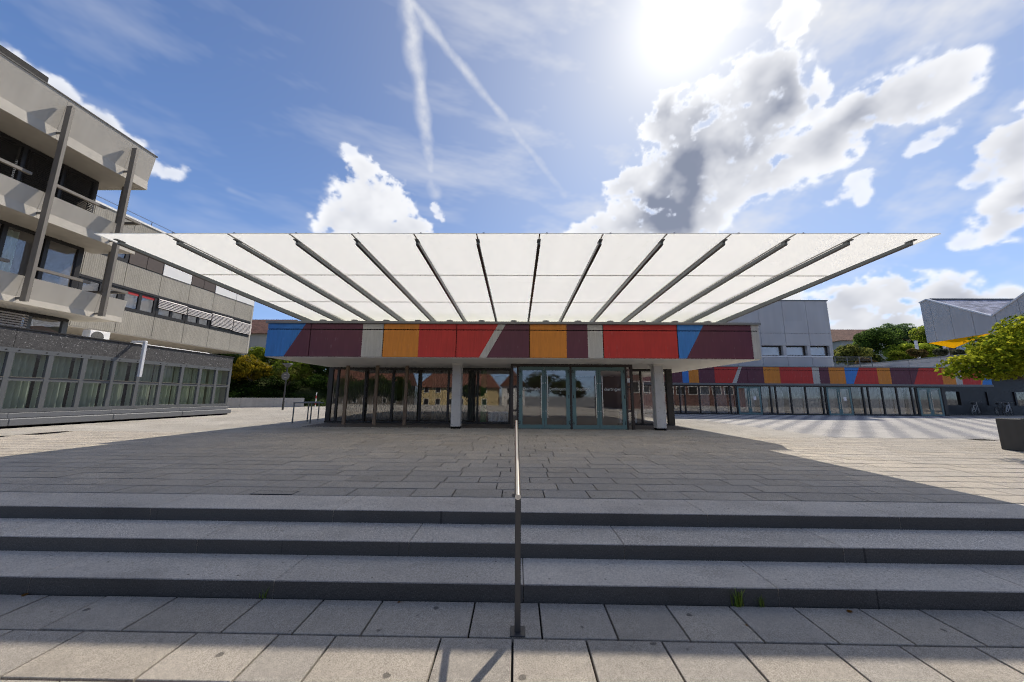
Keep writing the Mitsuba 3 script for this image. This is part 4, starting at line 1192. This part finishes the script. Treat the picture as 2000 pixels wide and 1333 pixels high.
# left bank
plant("yellow_tree", "bushy tree with yellow and orange leaves at the end of the glass pavilion", "tree", (-28.8, 36.4, 1.8), cluster((-28.8, 36.6, 4.1), 2.1, 11, 1), 9000, .20, YEL, 1, group="trees on the left bank")
plant("green_tree", "broad green and yellowish tree on the bank behind the street lamp", "tree", (-26.0, 38.6, 2.5), cluster((-26.0, 38.6, 4.4), 2.7, 12, 2), 11000, .20, [tuple(1.6 * q for q in c) for c in LIM[:2] + OLV[1:]], 2, group="trees on the left bank")
plant("green_tree", "taller green tree growing up in front of the tiled house", "tree", (-30.5, 41.5, 4.0), cluster((-30.3, 41.5, 6.2), 2.2, 10, 8), 9000, .20, [tuple(1.5 * q for q in c) for c in LIM], 8, group="trees on the left bank")
plant("dark_tree", "dark green tree close to the left end of the hall", "tree", (-22.4, 40.5, 2.5), cluster((-22.2, 40.5, 5.0), 2.9, 12, 3), 11000, .20, DRK[:2] + GRN[:2], 3, group="trees on the left bank")
plant("dark_tree", "dark tree behind the end of the ribbed concrete block", "tree", (-33.5, 38.4, 3.0), cluster((-33.0, 38.2, 5.4), 2.0, 10, 4), 7000, .2, DRK, 4, group="trees on the left bank")
bank = []
r = np.random.default_rng(77)
for k in range(330):
    x = r.uniform(-36, -15); s = r.uniform(.5, 11)
    y = 31.4 + (s + (x + 26.3) * .70) / .715
    if y > 52: continue
    sz = r.uniform(.5, 1.0) * (1 + s * .06)
    bank.append((x, y, float(hz(x, y)) + .15, sz, sz, sz * .6))
m, c = foliage(bank, 70000, .19, DRK[:2] + GRN[:2] + GRN[1:2], 12, shell=.2, gap=.3)
put("ground_cover", m, "m_leaf", color=c)
labels["ground_cover"] = {"label": "dense dark green ground cover on the bank behind the low wall", "category": "plants", "kind": "stuff"}

# right: trees on the slope behind the roof terrace
for nm, lab, c, rad, cols_, cnt, sd in (
    ("dark_tree", "dark spreading tree in the middle of the gap right of the grey block", (52.6, 50, 9.8), 3.6, DRK[1:] + GRN[1:], 11000, 21),
    ("olive_tree", "olive brown bush at the right foot of the grey block", (43.5, 45, 7.2), 2.3, OLV, 7000, 22),
    ("light_tree", "yellowish green tree in front of the dark spreading tree", (52.8, 46, 7.6), 2.7, LIM, 9000, 23),
    ("pale_tree", "pale feathery grey green tree standing highest behind the others", (64.5, 58, 12.6), 2.9, [(.06, .09, .04), (.12, .16, .075)], 7000, 24),
    ("dark_tree", "dark tree beside the left end of the slate roofed building", (66.5, 55, 11.4), 3.4, DRK, 9000, 25),
    ("light_tree", "sunlit yellowish green tree touching the slate roofed building", (63.0, 50.5, 10.8), 3.4, LIM + OLV[1:], 11000, 26),
    ("green_tree", "green tree low behind the terrace wall left of the vent pipe", (57.0, 46, 7.6), 2.5, GRN, 8000, 27),
    ("olive_tree", "olive tree low behind the terrace wall at the corner of the slate roofed building", (60.0, 47.5, 8.0), 2.5, OLV, 8000, 28),
    ("dark_tree", "small dark tree behind the roof railing", (47.3, 47, 6.6), 2.2, DRK[1:] + OLV[:2], 7000, 29),
):
    plant(nm, lab, "tree", (c[0], c[1], float(hz(c[0], c[1])) - .2), cluster(c, rad, 15, sd, sub=.42), cnt, .27, [tuple(2.0 * q for q in col) for col in cols_], sd, gap=.49, shell=.3, group="trees on the slope behind the roof terrace")
plant("round_shrub", "bright green round shrub at the left end of the terrace wall", "shrub", (37.3, 33.6, 5.1), cluster((37.5, 33.8, 5.9), .8, 7, 31), 3500, .13, LIM, 31, trunk=.04, group="shrubs on the roof terrace")
plant("rusty_shrub", "reddish brown low shrub on the roof terrace beside the bright green shrub", "shrub", (37.0, 36.6, 4.6), cluster((37.0, 36.6, 5.5), .75, 7, 32), 3000, .13, RUS, 32, trunk=.04, group="shrubs on the roof terrace")
plant("rusty_shrub", "reddish brown shrub on the terrace wall below the vent pipe", "shrub", (38.2, 33.0, 5.1), cluster((38.2, 33.0, 5.95), .75, 8, 33), 4000, .13, RUS[1:] + OLV[1:2], 33, trunk=.04, group="shrubs on the roof terrace")
plant("grey_shrub", "long grey green hedge shrub below the sun sail", "shrub", (39.0, 29.8, 5.1), [b for k in range(4) for b in cluster((38.4 + k * .25, 31.2 - k * .95, 5.75 - .1 * k), .6, 5, 34 + k)], 7000, .12, [(.045, .055, .03), (.10, .11, .065), (.17, .17, .11)], 34, trunk=.04, group="shrubs on the roof terrace")
r = np.random.default_rng(5)

# ------------------------------------------------------------------ planter with its tree, right foreground
pl = thing("planter", "big dark weathered concrete planter at the right edge of the plaza", "planter")
part(pl, "trough", join([cbox(12.14, 12.32, 6.4, 9.05, TZ, 1.143, .015), cbox(14.6, 14.78, 6.4, 9.05, TZ, 1.143, .015), box(12.32, 14.6, 6.4, 6.58, TZ, 1.14), box(12.32, 14.6, 8.87, 9.05, TZ, 1.14)]), "m_planter")
part(pl, "soil", box(12.33, 14.59, 6.59, 8.86, TZ, 1.02), "m_soil")
blobs = [(13.4, 7.8, 3.0, 1.7, 1.5, .75), (12.15, 8.3, 2.7, .95, .8, .45), (11.3, 8.7, 2.40, .62, .5, .30), (12.4, 8.9, 2.55, .9, .6, .42), (12.9, 8.4, 3.3, .75, .7, .40), (12.3, 8.9, 3.0, .5, .5, .30), (13.6, 8.9, 3.45, .9, .7, .45),
         (13.2, 9.3, 2.75, .9, .6, .5), (13.0, 7.0, 3.6, .9, .8, .5), (14.6, 8.2, 3.4, 1.0, 1.0, .6), (14.5, 7.0, 2.9, 1.0, .9, .6), (12.2, 7.4, 2.5, .7, .7, .4), (11.1, 8.55, 2.55, .35, .3, .16), (11.5, 8.4, 2.25, .5, .4, .2)]
plant("planter_tree", "small spreading tree with fresh yellow green leaves growing in the concrete planter", "tree", (13.45, 7.75, 1.0), blobs, 18000, .10, [(.045, .075, .008), (.14, .18, .014), (.28, .31, .026), (.42, .42, .035)], 61, trunk=.09, limbs=13, gap=.445, shell=.25)

# ------------------------------------------------------------------ bicycles
def bicycle(x, y, az, color, label):
    t = thing("bicycle", label, "bicycle", "bicycles parked in the dark recess")
    c, s = math.cos(az), math.sin(az)
    P = lambda u, w, z: (x + c * u - s * w, y + s * u + c * w, TZ + z)
    ax = (-s, c, 0)
    for u in (-.52, .52):
        w = part(t, "wheel", torus(P(u, 0, .34), .32, .018, ax), "m_rubber", smooth=True)
        part(w, "spokes", join([bar(P(u, 0, .34), P(u + .31 * math.cos(q), 0, .34 + .31 * math.sin(q)), .005, .005) for q in np.arange(0, 6.28, .52)]), "m_silver")
    fr = [((-.52, .34), (-.12, .30)), ((-.12, .30), (-.22, .82)), ((-.52, .34), (-.2, .74)), ((-.12, .30), (.36, .72)), ((-.2, .74), (.34, .84)), ((.33, .95), (.52, .34))]
    part(t, "frame", join([tube(P(a[0], 0, a[1]), P(b[0], 0, b[1]), .019, n=8) for a, b in fr]), color, smooth=40)
    part(t, "saddle", join([tube(P(-.34, 0, .92), P(-.08, 0, .92), .075, .03, n=10), tube(P(-.22, 0, .8), P(-.22, 0, .9), .014, n=8)]), "m_rubber", smooth=40)
    part(t, "handlebar", join([tube(P(.33, -.28, 1.05), P(.33, .28, 1.05), .014, n=8), tube(P(.33, 0, .93), P(.33, 0, 1.05), .016, n=8)]), "m_silver")


bicycle(36.1, 27.9, .35, "m_silver", "silver bicycle parked left of the others in the dark recess")
bicycle(38.3, 28.1, .3, "m_post", "dark bicycle with upright handlebar parked in the middle of the recess")
bicycle(39.2, 28.3, .4, "m_bluewhite", "pale bicycle parked behind the dark one at the right end of the recess")

# ------------------------------------------------------------------ what stands behind the camera and shows in the glass
house("yellow_house", "yellow house with a hipped red roof, seen mirrored in the hall's glass", -22, -4.5, -57, -46, -1.6, 3.6, 8.2, "m_yellowwall", hip=3.5, windows="back")
house("white_house", "white gabled house across the street beside the yellow house, seen mirrored in the glass", -3.6, 1.8, -62, -52, -1.6, 4.2, 7.6, "m_white", gable="y", windows="back")
house("long_house", "long low house with a red roof, seen mirrored in the glass", -62, -30, -70, -58, -1.6, 4.5, 9.5, "m_interiorwall", windows="back")
bb = thing("brick_building", "red brick building with white window bands behind the viewer, seen mirrored in the glass", "building")
part(bb, "wall", box(14.5, 46, -34, -18, -1.6, 9), "m_brick")
for z in (2.2, 5.6):
    for x in np.arange(15.5, 44, 2.4):
        w = part(bb, "window", box(x, x + 1.9, -18.0, -17.93, z, z + 1.7), "m_white")
        part(w, "pane", box(x + .12, x + 1.78, -17.929, -17.91, z + .12, z + 1.58), "m_darkframe")
for nm, lab, x, y, z, rad, sd in (("street_tree", "street tree in front of the yellow house", -9, -36, 2.4, 2.6, 71), ("street_tree", "dark street tree right of the white house", 5.5, -44, 4.2, 4.2, 72), ("street_tree", "tall street tree left of the yellow house", -30, -40, 3.4, 4.4, 73), ("street_tree", "street tree standing in the middle distance behind the viewer", 10, -38, 2.8, 3.2, 74), ("street_tree", "broad street tree in front of the long low house", -38, -47, 3.0, 5.4, 75), ("street_tree", "street tree at the right end of the long low house", -27, -49, 2.6, 4.6, 76)):
    plant(nm, lab, "tree", (x, y, -1.6), cluster((x, y, z), rad, 10, sd), 5000, .36, GRN, sd, group="street trees behind the viewer")
